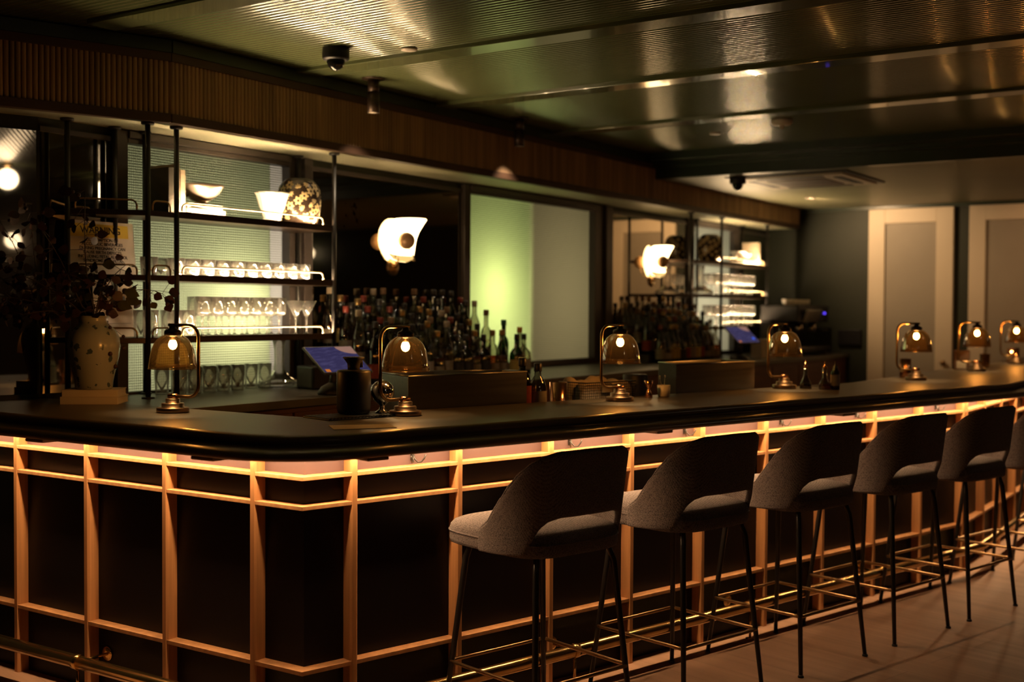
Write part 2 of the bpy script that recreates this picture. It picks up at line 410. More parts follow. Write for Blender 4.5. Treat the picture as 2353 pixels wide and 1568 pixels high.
# ribbed main ceiling, ribs run along Y
mb = MB(); pitch = 0.032; x = -5.0; prof = []
while x < 5.26:
    for u, dz in ((0.0, 0.0035), (0.10, 0.0), (0.35, -0.0012), (0.60, -0.0012), (0.85, 0.0)):
        prof.append((x + u * pitch, 2.62 + dz))
    x += pitch
vs = []; fs = []
for px_, pz in prof:
    vs += [(px_, -6.2, pz), (px_, 3.2, pz)]
for i in range(len(prof) - 1):
    fs.append((2 * i, 2 * i + 1, 2 * i + 3, 2 * i + 2))
mb.add(vs, fs, True)
mb.box((-5.0, -6.2, 2.626), (5.3, 3.2, 2.72))
struct(mb.build('ceiling', M_greenpaint))
for i, bx in enumerate((-3.35, -2.15, -0.95, 0.24, 1.41, 2.52, 3.74)):
    struct(MB().box((bx, -6.2, 2.602), (bx + 0.14, 1.425, 2.63)).build('trim_%d' % (i + 1), M_greenpaint, None, 0.003))
# step down and low ceiling
mb = MB()
mb.box((5.24, -6.2, 2.45), (5.30, 1.765, 2.70)).box((5.06, -6.2, 2.565), (5.24, 1.42, 2.63)).box((5.19, -6.2, 2.53), (5.24, 1.42, 2.57))
struct(mb.build('trim_8', M_greentrim, None, 0.003))
struct(MB().box((5.30, -6.2, 2.45), (9.2, 3.2, 2.55)).build('ceiling', M_lowceil))
# far wall (along Y), opposite wall, left wall
struct(MB().box((8.40, -6.2, 0), (8.6, 3.2, 2.6)).build('wall_far', M_wallgreen))
struct(MB().box((-5.2, -6.2, 0), (-5.0, 3.2, 2.75)).build('wall_left', M_wallroom))
struct(MB().box((-5.0, -6.2, 0), (8.4, -6.0, 2.75)).build('wall_opposite', M_wallroom))
# doors in the far wall
for i, (y1, y0, j1, j0) in enumerate(((0.754, -0.015, 0.603, 0.136), (-0.151, -0.93, -0.291, -0.79))):
    e = bpy.data.objects.new('door_%d' % (i + 1), None); C.objects.link(e); struct(e); e.location = (8.36, (y0 + y1) / 2, 0)
    mb = MB()
    mb.box((8.35, y0, 0.03), (8.395, j0, 2.42)).box((8.35, j1, 0.03), (8.395, y1, 2.42)).box((8.35, j0, 2.285), (8.395, j1, 2.42)).box((8.35, j0, 0.03), (8.395, j1, 0.2))
    mb.build('door_frame', M_cream, e, 0.004, e.location)
    MB().box((8.375, j0, 0.2), (8.392, j1, 2.285)).build('door_panel', M_creampanel, e, 0, e.location)
    MB().sphere((8.32, y0 + 0.07, 1.0), 0.028, 12, 8).tube([(8.35, y0 + 0.07, 1.0), (8.32, y0 + 0.07, 1.0)], 0.01).build('door_knob', M_agedbrass, e, 0, e.location)
# crown line over the doors
struct(MB().box((8.365, -6.2, 2.425), (8.40, 1.76, 2.45)).build('trim_9', M_greentrim))

# back wall with three windows
WIN = ((0.684, 1.707, 1.075, 2.20), (3.32, 4.905, 1.108, 2.195), (6.63, 7.50, 1.10, 2.20))
mb = MB(); xs = 0.25
for (a, b, z0, z1) in WIN:
    mb.box((xs, WALL_Y, 0), (a - 0.03, 1.90, 2.70)); mb.box((a - 0.03, WALL_Y, 0), (b + 0.03, 1.90, z0 - 0.02)); mb.box((a - 0.03, WALL_Y, z1 + 0.02), (b + 0.03, 1.90, 2.70)); xs = b + 0.03
mb.box((xs, WALL_Y, 0), (8.4, 1.90, 2.70))
struct(mb.build('wall_back', M_wallgreen))
# short wall turning away at the left end
LN = Vector((0.342, 0.940, 0)); LD = Vector((-0.940, 0.342, 0)); L0 = Vector((0.25, WALL_Y, 0))
def LP(t, n, z): return L0 + LD * t + LN * n + Vector((0, 0, z))
Ml = Matrix(((LD.x, LN.x, 0, L0.x), (LD.y, LN.y, 0, L0.y), (0, 0, 1, 0), (0, 0, 0, 1)))
struct(MB().box((0, 0, 0), (5.7, 0.12, 2.70), Ml).build('wall_left_bay', M_wallgreen))

# mirrors (antique, foxed), each a panel in front of the wall
def mirror(name, label, poly_box, M=None):
    o = MB().box(*poly_box, M).build(name, M_mirror); return tag(o, label, 'mirror')
mirror('mirror_panel', 'foxed antique mirror left of the first window behind the left shelf unit', ((0.262, WALL_Y - 0.008, 1.09), (0.585, WALL_Y - 0.002, 2.20)))
mirror('mirror_panel', 'foxed antique mirror at the far left end, angled, reflecting room lights', ((0.01, -0.010, 1.09), (2.6, -0.003, 2.20)), Ml)
mirror('mirror_panel', 'dark antique mirror behind the near wall sconce and the bottles', ((1.885, WALL_Y - 0.008, 1.09), (3.235, WALL_Y - 0.002, 2.20)))
mirror('mirror_panel', 'antique mirror right of the middle window behind the far sconce', ((5.185, WALL_Y - 0.008, 1.09), (6.50, WALL_Y - 0.002, 2.20)))
# thin dark line of trim over mirrors
struct(MB().box((0.25, WALL_Y - 0.016, 2.20), (8.39, WALL_Y, 2.222)).build('trim_10', M_frame))

# windows
def window(i, a, b, z0, z1, pm, lj, rj):
    e = bpy.data.objects.new('window_%d' % i, None); C.objects.link(e); struct(e); e.location = ((a + b) / 2, WALL_Y, z0)
    mb = MB(); y0 = WALL_Y - 0.035; y1 = WALL_Y + 0.06
    mb.box((a - lj, y0, z0 - 0.06), (a, y1, z1 + 0.055)); mb.box((b, y0, z0 - 0.06), (b + 0.05, y1, z1 + 0.055))
    if rj > 0.06:
        mb.box((b + 0.05, y0 + 0.015, z0 - 0.06), (b + rj * 0.62, y1 - 0.02, z1 + 0.055)); mb.box((b + rj * 0.62, y0 - 0.008, z0 - 0.06), (b + rj, y1 - 0.02, z1 + 0.055))
    mb.box((a, y0, z1), (b, y1, z1 + 0.022)); mb.box((a, y0 - 0.012, z1 + 0.022), (b, y1 - 0.03, z1 + 0.055)); mb.box((a, y0, z0 - 0.04), (b, y1, z0))
    mb.build('window_frame', M_frame, e, 0.003, e.location)
    MB().add([(a, WALL_Y + 0.02, z0), (b, WALL_Y + 0.02, z0), (b, WALL_Y + 0.02, z1), (a, WALL_Y + 0.02, z1)], [(0, 1, 2, 3)]).build('window_pane', pm, e, 0, e.location)
window(1, *WIN[0], M_pane1, 0.07, 0.165)
window(2, *WIN[1], M_pane2, 0.065, 0.26)
window(3, *WIN[2], M_pane1, 0.09, 0.09)
# unseen boxes added behind the windows to hold and shape their glow
mb = MB()
for (a, b, z0, z1) in WIN:
    mb.box((a - 0.25, 2.75, 0.5), (b + 0.25, 2.80, 2.6)); mb.box((a - 0.25, 1.90, 2.35), (b + 0.25, 2.80, 2.40)); mb.box((a - 0.25, 1.90, 0.80), (b + 0.25, 2.80, 0.85))
    mb.box((a - 0.25, 1.90, 0.8), (a - 0.2, 2.80, 2.4)); mb.box((b + 0.2, 1.90, 0.8), (b + 0.25, 2.80, 2.4))
mb.box((1.605, 1.80, 0.85), (1.622, 2.75, 2.35)); mb.box((4.08, 1.825, 0.85), (4.11, 2.75, 2.35))  # added partitions that split the glow of the first two windows
struct(mb.build('wall_glow_box', M_chamber))

# bulkhead over the back bar: soffit, slatted face, trims
FX = [(-1.70, 2.268), (0.655, 1.412), (8.29, 1.412)]          # face line in plan
SOF = 2.26
poly = [(FX[0][0], FX[0][1]), (FX[1][0], FX[1][1]), (FX[2][0], FX[2][1]), (8.29, 1.764), (0.25, 1.764), (-1.56, 2.42)]
struct(MB().prism([(x, y + 0.02) if k < 3 else (x, y) for k, (x, y) in enumerate(poly)], SOF, SOF + 0.02).build('ceiling_soffit', M_soffit))
struct(MB().prism([(x, y + 0.03) if k < 3 else (x, y) for k, (x, y) in enumerate(poly)], SOF + 0.021, 2.615).build('wall_bulkhead', M_slatdark))
mb = MB(); tr = MB(); tg = MB()
for k in range(2):
    a = Vector((*FX[k], 0)); b = Vector((*FX[k + 1], 0)); d = (b - a); L = d.length; d.normalize(); n = Vector((d.y, -d.x, 0))
    M = Matrix(((d.x, n.x, 0, a.x), (d.y, n.y, 0, a.y), (0, 0, 1, 0), (0, 0, 0, 1)))
    p = 0.0225; m = int(L / p)
    for i in range(m):
        u = i * p + 0.0015; jit = random.uniform(-0.0012, 0.0012)
        prof_ = [(u, -0.02), (u + 0.001, 0.002 + jit), (u + 0.005, 0.0065 + jit), (u + 0.0105, 0.008 + jit), (u + 0.016, 0.0065 + jit), (u + 0.0195, 0.002 + jit), (u + 0.0205, -0.02)]
        vs = [(q, w, 2.297) for q, w in prof_] + [(q, w, 2.525) for q, w in prof_]
        fs = [(j, j + 1, j + 8, j + 7) for j in range(6)]
        mb.add(vs, fs, True, M)
    tr.box((0, -0.03, SOF - 0.002), (L, 0.012, 2.298), M); tr.box((0, -0.03, 2.522), (L, 0.012, 2.560), M)
    tg.box((-0.0, -0.03, 2.560), (L, 0.018, 2.612), M)
tr.box((8.27, 1.40, SOF), (8.30, 1.76, 2.56))
struct(mb.build('wall_fluted_fascia', M_slat)); struct(tr.build('trim_11', M_slatdark, None, 0.002)); struct(tg.build('trim_12', M_greentrim))

# ------------------------------------------------------------------ bar: base, countertop, foot rail
def isect(p, d, q, e):
    den = d[0] * e[1] - d[1] * e[0]
    t = ((q[0] - p[0]) * e[1] - (q[1] - p[1]) * e[0]) / den
    return (p[0] + d[0] * t, p[1] + d[1] * t)
SEG_Y = -1.11; XEND = 8.36
def l_end(x):      # where a line x = const meets the left bay wall
    t = (L0.x - x) / 0.94
    return (x, L0.y + 0.342 * t - 0.012)
def path(o):
    """bar line in plan, offset o outward (toward the guests)"""
    q = -NR * o
    c1 = isect((-o, 0), (0, 1), (q.x, q.y), (DR.x, DR.y))
    c2 = isect((q.x, q.y), (DR.x, DR.y), (0, SEG_Y - o), (1, 0))
    return [l_end(-o), c1, c2, (XEND, SEG_Y - o)]
def fillet(p, d0, d1, r, n=10):
    """round corner p between incoming dir d0 and outgoing dir d1"""
    d0 = Vector(d0).normalized(); d1 = Vector(d1).normalized(); P_ = Vector(p)
    ang = d0.angle(d1); t = r * math.tan(ang / 2)
    a = P_ - d0 * t; b = P_ + d1 * t
    nn = Vector((-d0.y, d0.x)); 
    if nn.dot(d1) < 0: nn = -nn
    c = a + nn * r; out = []
    for i in range(n + 1):
        w = ang * i / n
        out.append(c + (a - c) * math.cos(w) + d0 * (r * math.sin(w)))
    return [(q.x, q.y) for q in out]
def rounded(o, r):
    P4 = path(o)
    d0 = (P4[1][0] - P4[0][0], P4[1][1] - P4[0][1]); d1 = (P4[2][0] - P4[1][0], P4[2][1] - P4[1][1])
    return [P4[0]] + (fillet(P4[1], d0, d1, r) if r > 0 else [P4[1]]) + P4[2:]
bar = thing('bar_cabinet', 'dark bar front with glowing oak lattice of posts and rails', 'bar', (0, 0, 0))
inn = path(-0.045); inn2 = path(-0.30)
body = inn + inn2[::-1]
MB().prism(body, 0.0, 1.0).build('cabinet_body', M_panel, bar)
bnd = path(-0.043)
MB().prism(bnd + path(-0.0455)[::-1], 0.9085, 0.9995).build('led_lit_band', M_panellit, bar)  # top strip of the panel with the LED light painted in
# rails: three along the whole front
for zt, zb in ((0.909, 0.895), (0.812, 0.798), (0.272, 0.257)):
    a = path(0.0); b = path(-0.0455)
    vs = [(*p, zt) for p in a] + [(*p, zt - 0.0) for p in b] + [(*p, zb) for p in a] + [(*p, zb) for p in b]
    n = 4; fs = []
    for i in range(n - 1):
        fs += [(i, n + i, n + i + 1, i + 1), (i, i + 1, 2 * n + i + 1, 2 * n + i), (2 * n + i, 2 * n + i + 1, 3 * n + i + 1, 3 * n + i)]
    MB().add(vs, fs).build('rail', M_oak, bar, 0.0015)
def post(M):
    w = 0.015; pl = [(-w, 0.046), (-w, 0.006), (-w + 0.006, -0.002), (w - 0.006, -0.002), (w, 0.006), (w, 0.046)]
    MB().prism(pl, 0.0, 0.998, M).build('post', M_oak_z, bar, 0.0012)
for k in range(10):
    s = 0.203 + 0.4525 * k
    post(T(*RP(s, 0), -ALPHA))
for k in range(5):
    y = 0.228 + 0.443 * k
    if y < 2.0: post(T(0, y, 0, -PI / 2))
for k in range(9):
    post(T(4.18 + 0.4525 * k, SEG_Y, 0, 0))
# LED strip tucked under the counter
a = path(0.040); b = path(0.025)
vs = [(*p, 0.994) for p in a] + [(*p, 0.994) for p in b]
MB().add(vs, [(i, i + 1, 4 + i + 1, 4 + i) for i in range(3)]).build('led_strip', M_led, bar)

top = thing('bar_countertop', 'dark walnut bar counter with stepped rounded edge and curved corner', 'countertop', (0, 0, 0))
INX = 0.28; INN = 0.33; INY = -0.63
qi = NR * INN
ci1 = isect((INX, 0), (0, 1), (qi.x, qi.y), (DR.x, DR.y)); ci2 = isect((qi.x, qi.y), (DR.x, DR.y), (0, INY), (1, 0))
PROF = [(0.235, 1.070), (0.250, 1.067), (0.259, 1.060), (0.262, 1.052), (0.259, 1.044), (0.252, 1.040), (0.256, 1.036), (0.285, 1.033), (0.312, 1.029), (0.329, 1.022), (0.337, 1.012), (0.336, 1.004), (0.328, 1.000), (0.12, 1.000), (0.02, 1.000)]
loops = [rounded(o, 0.10 + o * 0.75) for o, z in PROF]
inner = [l_end(INX)[0:2], ci1, ci2, (XEND, INY)]
inner[0] = (INX, WALL_Y - 0.012)
m = len(loops[0])
mb = MB(); vs = []
for lp, (o, z) in zip(loops, PROF):
    vs += [(*p, z) for p in lp]
fs = []
for i in range(len(PROF) - 1):
    for j in range(m - 1):
        fs.append((i * m + j, i * m + j + 1, (i + 1) * m + j + 1, (i + 1) * m + j))
mb.add(vs, fs, True)
mb.build('moulded_edge', M_edge, top)
wallpt = (0.25, WALL_Y - 0.012)
poly = loops[0] + [inner[3], inner[2], inner[1], inner[0], wallpt]
mb = MB(); n = len(poly)
mb.add([(*p, 1.070) for p in poly], [tuple(range(n))])
mb.add([(*p, 1.018) for p in poly], [tuple(range(n - 1, -1, -1))])
k = len(loops[0])
vs = [(*p, z) for z in (1.070, 1.018) for p in (poly[k:] )]
q = len(poly) - k
mb.add(vs, [(i, i + 1, q + i + 1, q + i) for i in range(q - 1)])
mb.build('top_slab', M_top, top)
for (s, w) in ((0.088, 0.05), (1.413, 0.055), (2.654, 0.06)):
    MB().prism([(s - w, -0.34 + 0.02), (s + w * 0.6, -0.34 + 0.02), (s + w * 0.6, -0.16), (s - w, -0.16)], 0.988, 1.0, T(0, 0, 0, -ALPHA)).build('underside_block', M_edge, top, 0.004)
for y in (0.11, 0.96):
    MB().box((-0.325, y - 0.05, 0.988), (-0.16, y + 0.05, 1.0)).build('underside_block', M_edge, top, 0.004)

# bag hooks under the counter
HK = (0.471, 1.241, 1.932, 2.623, 3.255, 4.034)
hk = None
for i, s in enumerate(HK):
    lab = 'black double bag hook under the counter, %s from the bar corner' % ORD[i]
    loc = RP(s, 0.043, 0.935)
    if hk is None:
        hk = thing('bag_hook', lab, 'hook', loc, -ALPHA, 'bag hooks under the counter')
        MB().box((-0.006, -0.004, -0.012), (0.006, 0.001, 0.055)).build('back_plate', M_black, hk, 0.001)
        for sg in (-1, 1):
            pts = [(sg * 0.002, -0.004, 0.02), (sg * 0.003, -0.012, -0.005), (sg * 0.010, -0.022, -0.017), (sg * 0.020, -0.030, -0.016), (sg * 0.028, -0.036, -0.004), (sg * 0.032, -0.040, 0.010)]
            MB().tube(pts, 0.0028, 8).build('prong', M_black, hk)
    else:
        copy_tree(hk, loc, -ALPHA, lab)

# brass foot rail
FRN = 0.087; FRZ = 0.148
fr = thing('foot_rail', 'polished brass tubular foot rail running along the bar base', 'foot rail', (0, 0, 0))
pts = [(p[0], p[1], FRZ) for p in rounded(FRN, 0.10)]
pts[-1] = (XEND, SEG_Y - FRN, FRZ)
MB().tube(pts, 0.0245, 16).build('tube', M_brass, fr)
def bracket(M, leg):
    mb = MB().tube([(0, 0.043, 0), (0, -FRN, 0)], 0.006, 10, M=M)
    mb.build('bracket_arm', M_brass, fr)
    MB().lathe([(0.028, 0), (0.028, 0.004), (0.022, 0.007), (0.008, 0.008)], 20, M @ Matrix.Translation((0, 0.044, 0)) @ Matrix.Rotation(PI / 2, 4, 'X')).build('flange', M_brass, fr)
    MB().tube([(-0.014, -FRN, 0), (0.014, -FRN, 0)], 0.028, 18, M=M).build('collar', M_brass, fr)
    if leg:
        MB().tube([(0, -FRN, -0.015), (0, -FRN, -FRZ + 0.004)], 0.006, 10, M=M).lathe([(0.02, -FRZ), (0.02, -FRZ + 0.004), (0.007, -FRZ + 0.006)], 16, M @ Matrix.Translation((0, -FRN, 0))).build('support_leg', M_brass, fr)
for s in (1.154, 2.24, 3.30):
    bracket(T(*RP(s, 0, FRZ), -ALPHA), True)
bracket(T(0, 1.046, FRZ, -PI / 2), True)

# ------------------------------------------------------------------ back counter with drawers
bc = thing('back_counter', 'long back bar counter with pale top and red brown drawers', 'counter', (0.3, 1.35, 0))
MB().box((0.282, 0.935, 1.028), (8.385, WALL_Y - 0.012, BACK_Z)).build('worktop', M_stone, bc, 0.003, bc.location)
MB().box((0.30, 0.965, 0.08), (8.38, WALL_Y - 0.02, 1.027)).build('cabinet_body', M_drawer, bc, 0, bc.location)
for k in range(13):
    x = 0.33 + k * 0.615
    for z0, z1 in ((0.80, 1.005), (0.12, 0.785)):
        if x + 0.6 > 8.37: continue
        d = MB().box((x, 0.95, z0), (x + 0.60, 0.966, z1)).build('drawer_front', M_drawer, bc, 0.003, bc.location)
ub = thing('underbar_unit', 'low steel work deck hidden behind the bar counter', 'counter', RP(1.8, 0.5, 0), -ALPHA)
MB().box((-1.45, -0.13, 0.88), (1.45, 0.18, 0.92)).build('deck', M_steel, ub, 0.003)
MB().box((-1.44, -0.12, 0.0), (1.44, 0.15, 0.879)).build('cabinet_body', M_panel, ub)

# ------------------------------------------------------------------ bar stools
def interp(tab, x):
    for (a, u), (b, v) in zip(tab, tab[1:]):
        if x <= b: 
            t = (x - a) / (b - a); t = t * t * (3 - 2 * t) * 0.35 + t * 0.65
            return u + (v - u) * t
    return tab[-1][1]
ZT = [(0, 1.0), (22, 0.997), (36, 0.984), (48, 0.962), (60, 0.930), (70, 0.888), (79, 0.836), (86, 0.785), (91, 0.720)]
ZB = [(0, 0.784), (18, 0.784), (30, 0.774), (38, 0.755), (45, 0.724), (50, 0.692), (57, 0.660), (91, 0.650)]
def sup(phi, a, b, e=2.7):
    c, s = math.cos(phi), math.sin(phi)
    return (a * math.copysign(abs(s) ** (2 / e), s), -b * math.copysign(abs(c) ** (2 / e), c))
def make_stool(label, loc):
    t = thing('bar_stool', label, 'bar stool', loc, -ALPHA, 'grey fabric bar stools')
    mb = MB(); n = 48; vs = []; lay = [(0.90, 0.646), (0.985, 0.652), (1.0, 0.664), (1.0, 0.695), (0.985, 0.712), (0.945, 0.724), (0.85, 0.734), (0.6, 0.741), (0.02, 0.744)]
    for sc_, z in lay:
        for k in range(n):
            x, y = sup(2 * PI * k / n, 0.234 * sc_, 0.254 * sc_, 4.2); vs.append((x, y + 0.034, z))
    fs = [(i * n + k, i * n + (k + 1) % n, (i + 1) * n + (k + 1) % n, (i + 1) * n + k) for i in range(len(lay) - 1) for k in range(n)]
    fs.append(tuple(range(n - 1, -1, -1)))
    mb.add(vs, fs, True); seat = mb.build('seat', M_fabric, t)
    pts = [(sup(2 * PI * k / n, 0.2352, 0.2552, 4.2)[0], sup(2 * PI * k / n, 0.2352, 0.2552, 4.2)[1] + 0.034, 0.693) for k in range(n)]
    MB().tube(pts, 0.003, 6, True).build('piping', M_fabric, seat)
    # wrapping back shell with an open gap above the seat
    mb = MB(); nu = 64; nv = 9; PE = 91
    def pt(u, v, inner):
        deg = -PE + 2 * PE * u; ad = abs(deg); zt = interp(ZT, ad); zb = interp(ZB, ad)
        z = zb + (zt - zb) * v
        h = max(0, z - 0.70); o = 0.018 + 0.115 * h
        # crown the rim so that it is rounded
        th = 0.030 * (math.sin(PI * min(1, max(0.0, v))) * 0.25 + 0.75)
        if inner: o -= th
        x, y = sup(math.radians(deg), 0.230 + o * 0.7, 0.240 + o, 3.3)
        return (x, y + 0.020, z)
    vs = []; fs = []
    ring = [(v, 0) for v in [i / (nv - 1) for i in range(nv)]] + [(v, 1) for v in [1 - i / (nv - 1) for i in range(nv)]]
    R_ = len(ring)
    for i in range(nu + 1):
        for v, inn_ in ring:
            vs.append(pt(i / nu, v, inn_))
    for i in range(nu):
        for k in range(R_):
            l = (k + 1) % R_
            fs.append((i * R_ + k, (i + 1) * R_ + k, (i + 1) * R_ + l, i * R_ + l))
    fs.append(tuple(range(R_))); fs.append(tuple(nu * R_ + k for k in range(R_ - 1, -1, -1)))
    mb.add(vs, fs, True); bk = mb.build('backrest', M_fabric, t, 0.006)
    # seam beading on the rim
    rim = [Vector(pt(i / nu, 1.0, 0)) * 0.5 + Vector(pt(i / nu, 1.0, 1)) * 0.5 for i in range(nu + 1)]
    MB().tube(rim, 0.006, 8).build('rim_seam', M_fabric, bk)
    legs = {}
    for sx in (-1, 1):
        for sy in (-1, 1):
            a = Vector((sx * 0.165, sy * 0.165, 0.655)); b = Vector((sx * 0.180, sy * 0.180, 0.60)); f = Vector((sx * (0.229 if sy < 0 else 0.239), sy * 0.233, 0.0))
            a0 = Vector((sx * 0.12, sy * 0.12, 0.650))
            MB().tube([a0, a, b, b.lerp(f, 0.5), f], [0.010, 0.0115, 0.0115, 0.0105, 0.0085], 12).build('leg', M_black, t)
            MB().lathe([(0.012, 0.0), (0.012, 0.006), (0.009, 0.010)], 12, Matrix.Translation(f)).build('foot_glide', M_black, t)
            legs[(sx, sy)] = b.lerp(f, (0.60 - 0.237) / 0.60)
    c = [legs[(-1, -1)], legs[(1, -1)], legs[(1, 1)], legs[(-1, 1)]]
    pts = []
    for i in range(4):
        p0, p1, p2 = c[i - 1], c[i], c[(i + 1) % 4]
        d0 = (p0 - p1).normalized(); d1 = (p2 - p1).normalized(); out = -(d0 + d1).normalized() * 0.008
        pts += [p1 + d0 * 0.035 + out, p1 + d0 * 0.013 + out * 1.2, p1 + d1 * 0.013 + out * 1.2, p1 + d1 * 0.035 + out]
    MB().tube(pts, 0.0068, 10, True).build('footrest_ring', M_agedbrass, t)
    return t
ST = (0.74, 1.462, 2.17, 2.859, 3.51, 4.19, 4.88)
SLAB = ('nearest grey woven bar stool, at the left end of the row', 'grey woven bar stool, second from the bar corner', 'grey woven bar stool, third from the bar corner',
        'grey woven bar stool, fourth from the bar corner', 'grey woven bar stool, fifth from the bar corner', 'grey woven bar stool, sixth from the bar corner near the right edge', 'farthest grey woven bar stool, cut by the right picture edge')
st0 = make_stool(SLAB[0], RP(ST[0], -0.334))
for i in range(1, 6):
    copy_tree(st0, RP(ST[i], -0.334), -ALPHA, SLAB[i])
s7 = copy_tree(st0, (4.86, SEG_Y - 0.40, 0), 0.0, SLAB[6])

# ------------------------------------------------------------------ table lamps
def make_lamp(label, loc, rz):
    t = thing('table_lamp', label, 'lamp', loc, rz, 'amber glass dome lamps on the bar')
    MB().lathe([(0.057, 0), (0.059, 0.002), (0.059, 0.017), (0.057, 0.019), (0.041, 0.019), (0.041, 0.033), (0.039, 0.035), (0.026, 0.035), (0.026, 0.050), (0.024, 0.052)], 32).build('base', M_lampbase, t)
    MB().tube([(-0.018, 0, 0.0605), (0.022, 0, 0.0605)], 0.0095, 14).build('knuckle', M_copper, t)
    pts = [(0.01, 0, 0.0605), (0.06, 0, 0.0605)]
    for i in range(7):
        a = -PI / 2 + PI / 2 * i / 6; pts.append((0.080 + 0.045 * math.cos(a), 0, 0.1055 + 0.045 * math.sin(a)))
    for i in range(7):
        a = PI / 2 * i / 6; pts.append((0.080 + 0.045 * math.cos(a), 0, 0.278 + 0.045 * math.sin(a)))
    pts += [(0.03, 0, 0.323), (-0.018, 0, 0.323)]
    MB().tube(pts, 0.0062, 12).build('arm', M_agedbrass, t)
    MB().lathe([(0.008, 0.322), (0.012, 0.316), (0.014, 0.310), (0.028, 0.304), (0.031, 0.298), (0.031, 0.286), (0.024, 0.283), (0.012, 0.280), (0.012, 0.268)], 24).build('socket', M_bronze, t)
    MB().lathe_open([(0.029, 0.292), (0.030, 0.287), (0.042, 0.282), (0.055, 0.272), (0.0665, 0.257), (0.0755, 0.236), (0.0815, 0.210), (0.0855, 0.184), (0.0878, 0.163), (0.0873, 0.1625), (0.0840, 0.184), (0.0800, 0.210), (0.0740, 0.235), (0.0652, 0.255), (0.054, 0.270), (0.041, 0.280)], 40).build('lamp_shade', M_amberglass, t)
    MB().tube([(0.0875 * math.cos(2 * PI * k / 40), 0.0875 * math.sin(2 * PI * k / 40), 0.163) for k in range(40)], 0.0017, 6, True).build('shade_rim', M_amberglass, t)
    MB().lathe([(0.0001, 0.232), (0.009, 0.235), (0.0145, 0.243), (0.016, 0.252), (0.013, 0.262), (0.009, 0.268)], 16).build('bulb', M_bulb, t)
    return t
RV = Vector((0.557, -0.830, 0)); AV = Vector((0.830, 0.557, 0))
def adir(lat, tow): d = RV * lat - AV * tow; return math.atan2(d.y, d.x)
LAMPS = [((0.135, 0.784), adir(0.85, 0.45), 'amber dome lamp on the left arm of the bar near the floral vase'),
         ((0.553, 0.020), adir(-0.63, 0.75), 'amber dome lamp in front of the near steel box and black flask'),
         ((1.656, -0.262), adir(-0.68, 0.70), 'amber dome lamp beside the wire towel basket and copper jigger'),
         ((2.911, -0.515), adir(-0.78, 0.60), 'amber dome lamp beside the bitters bottles and far steel box'),
         ((4.095, -0.845), adir(-0.95, 0.25), 'amber dome lamp in front of the pale door at right, leftmost there'),
         ((5.456, -0.874), adir(-1.0, 0.05), 'amber dome lamp before the dark gap between the two doors'),
         ((6.881, -0.846), adir(-1.0, 0.05), 'farthest amber dome lamp at the right end of the bar')]
lamp0 = None
for (xy, rz, lab) in LAMPS:
    if lamp0 is None: lamp0 = make_lamp(lab, (*xy, BAR_Z), rz)
    else: copy_tree(lamp0, (*xy, BAR_Z), rz, lab)

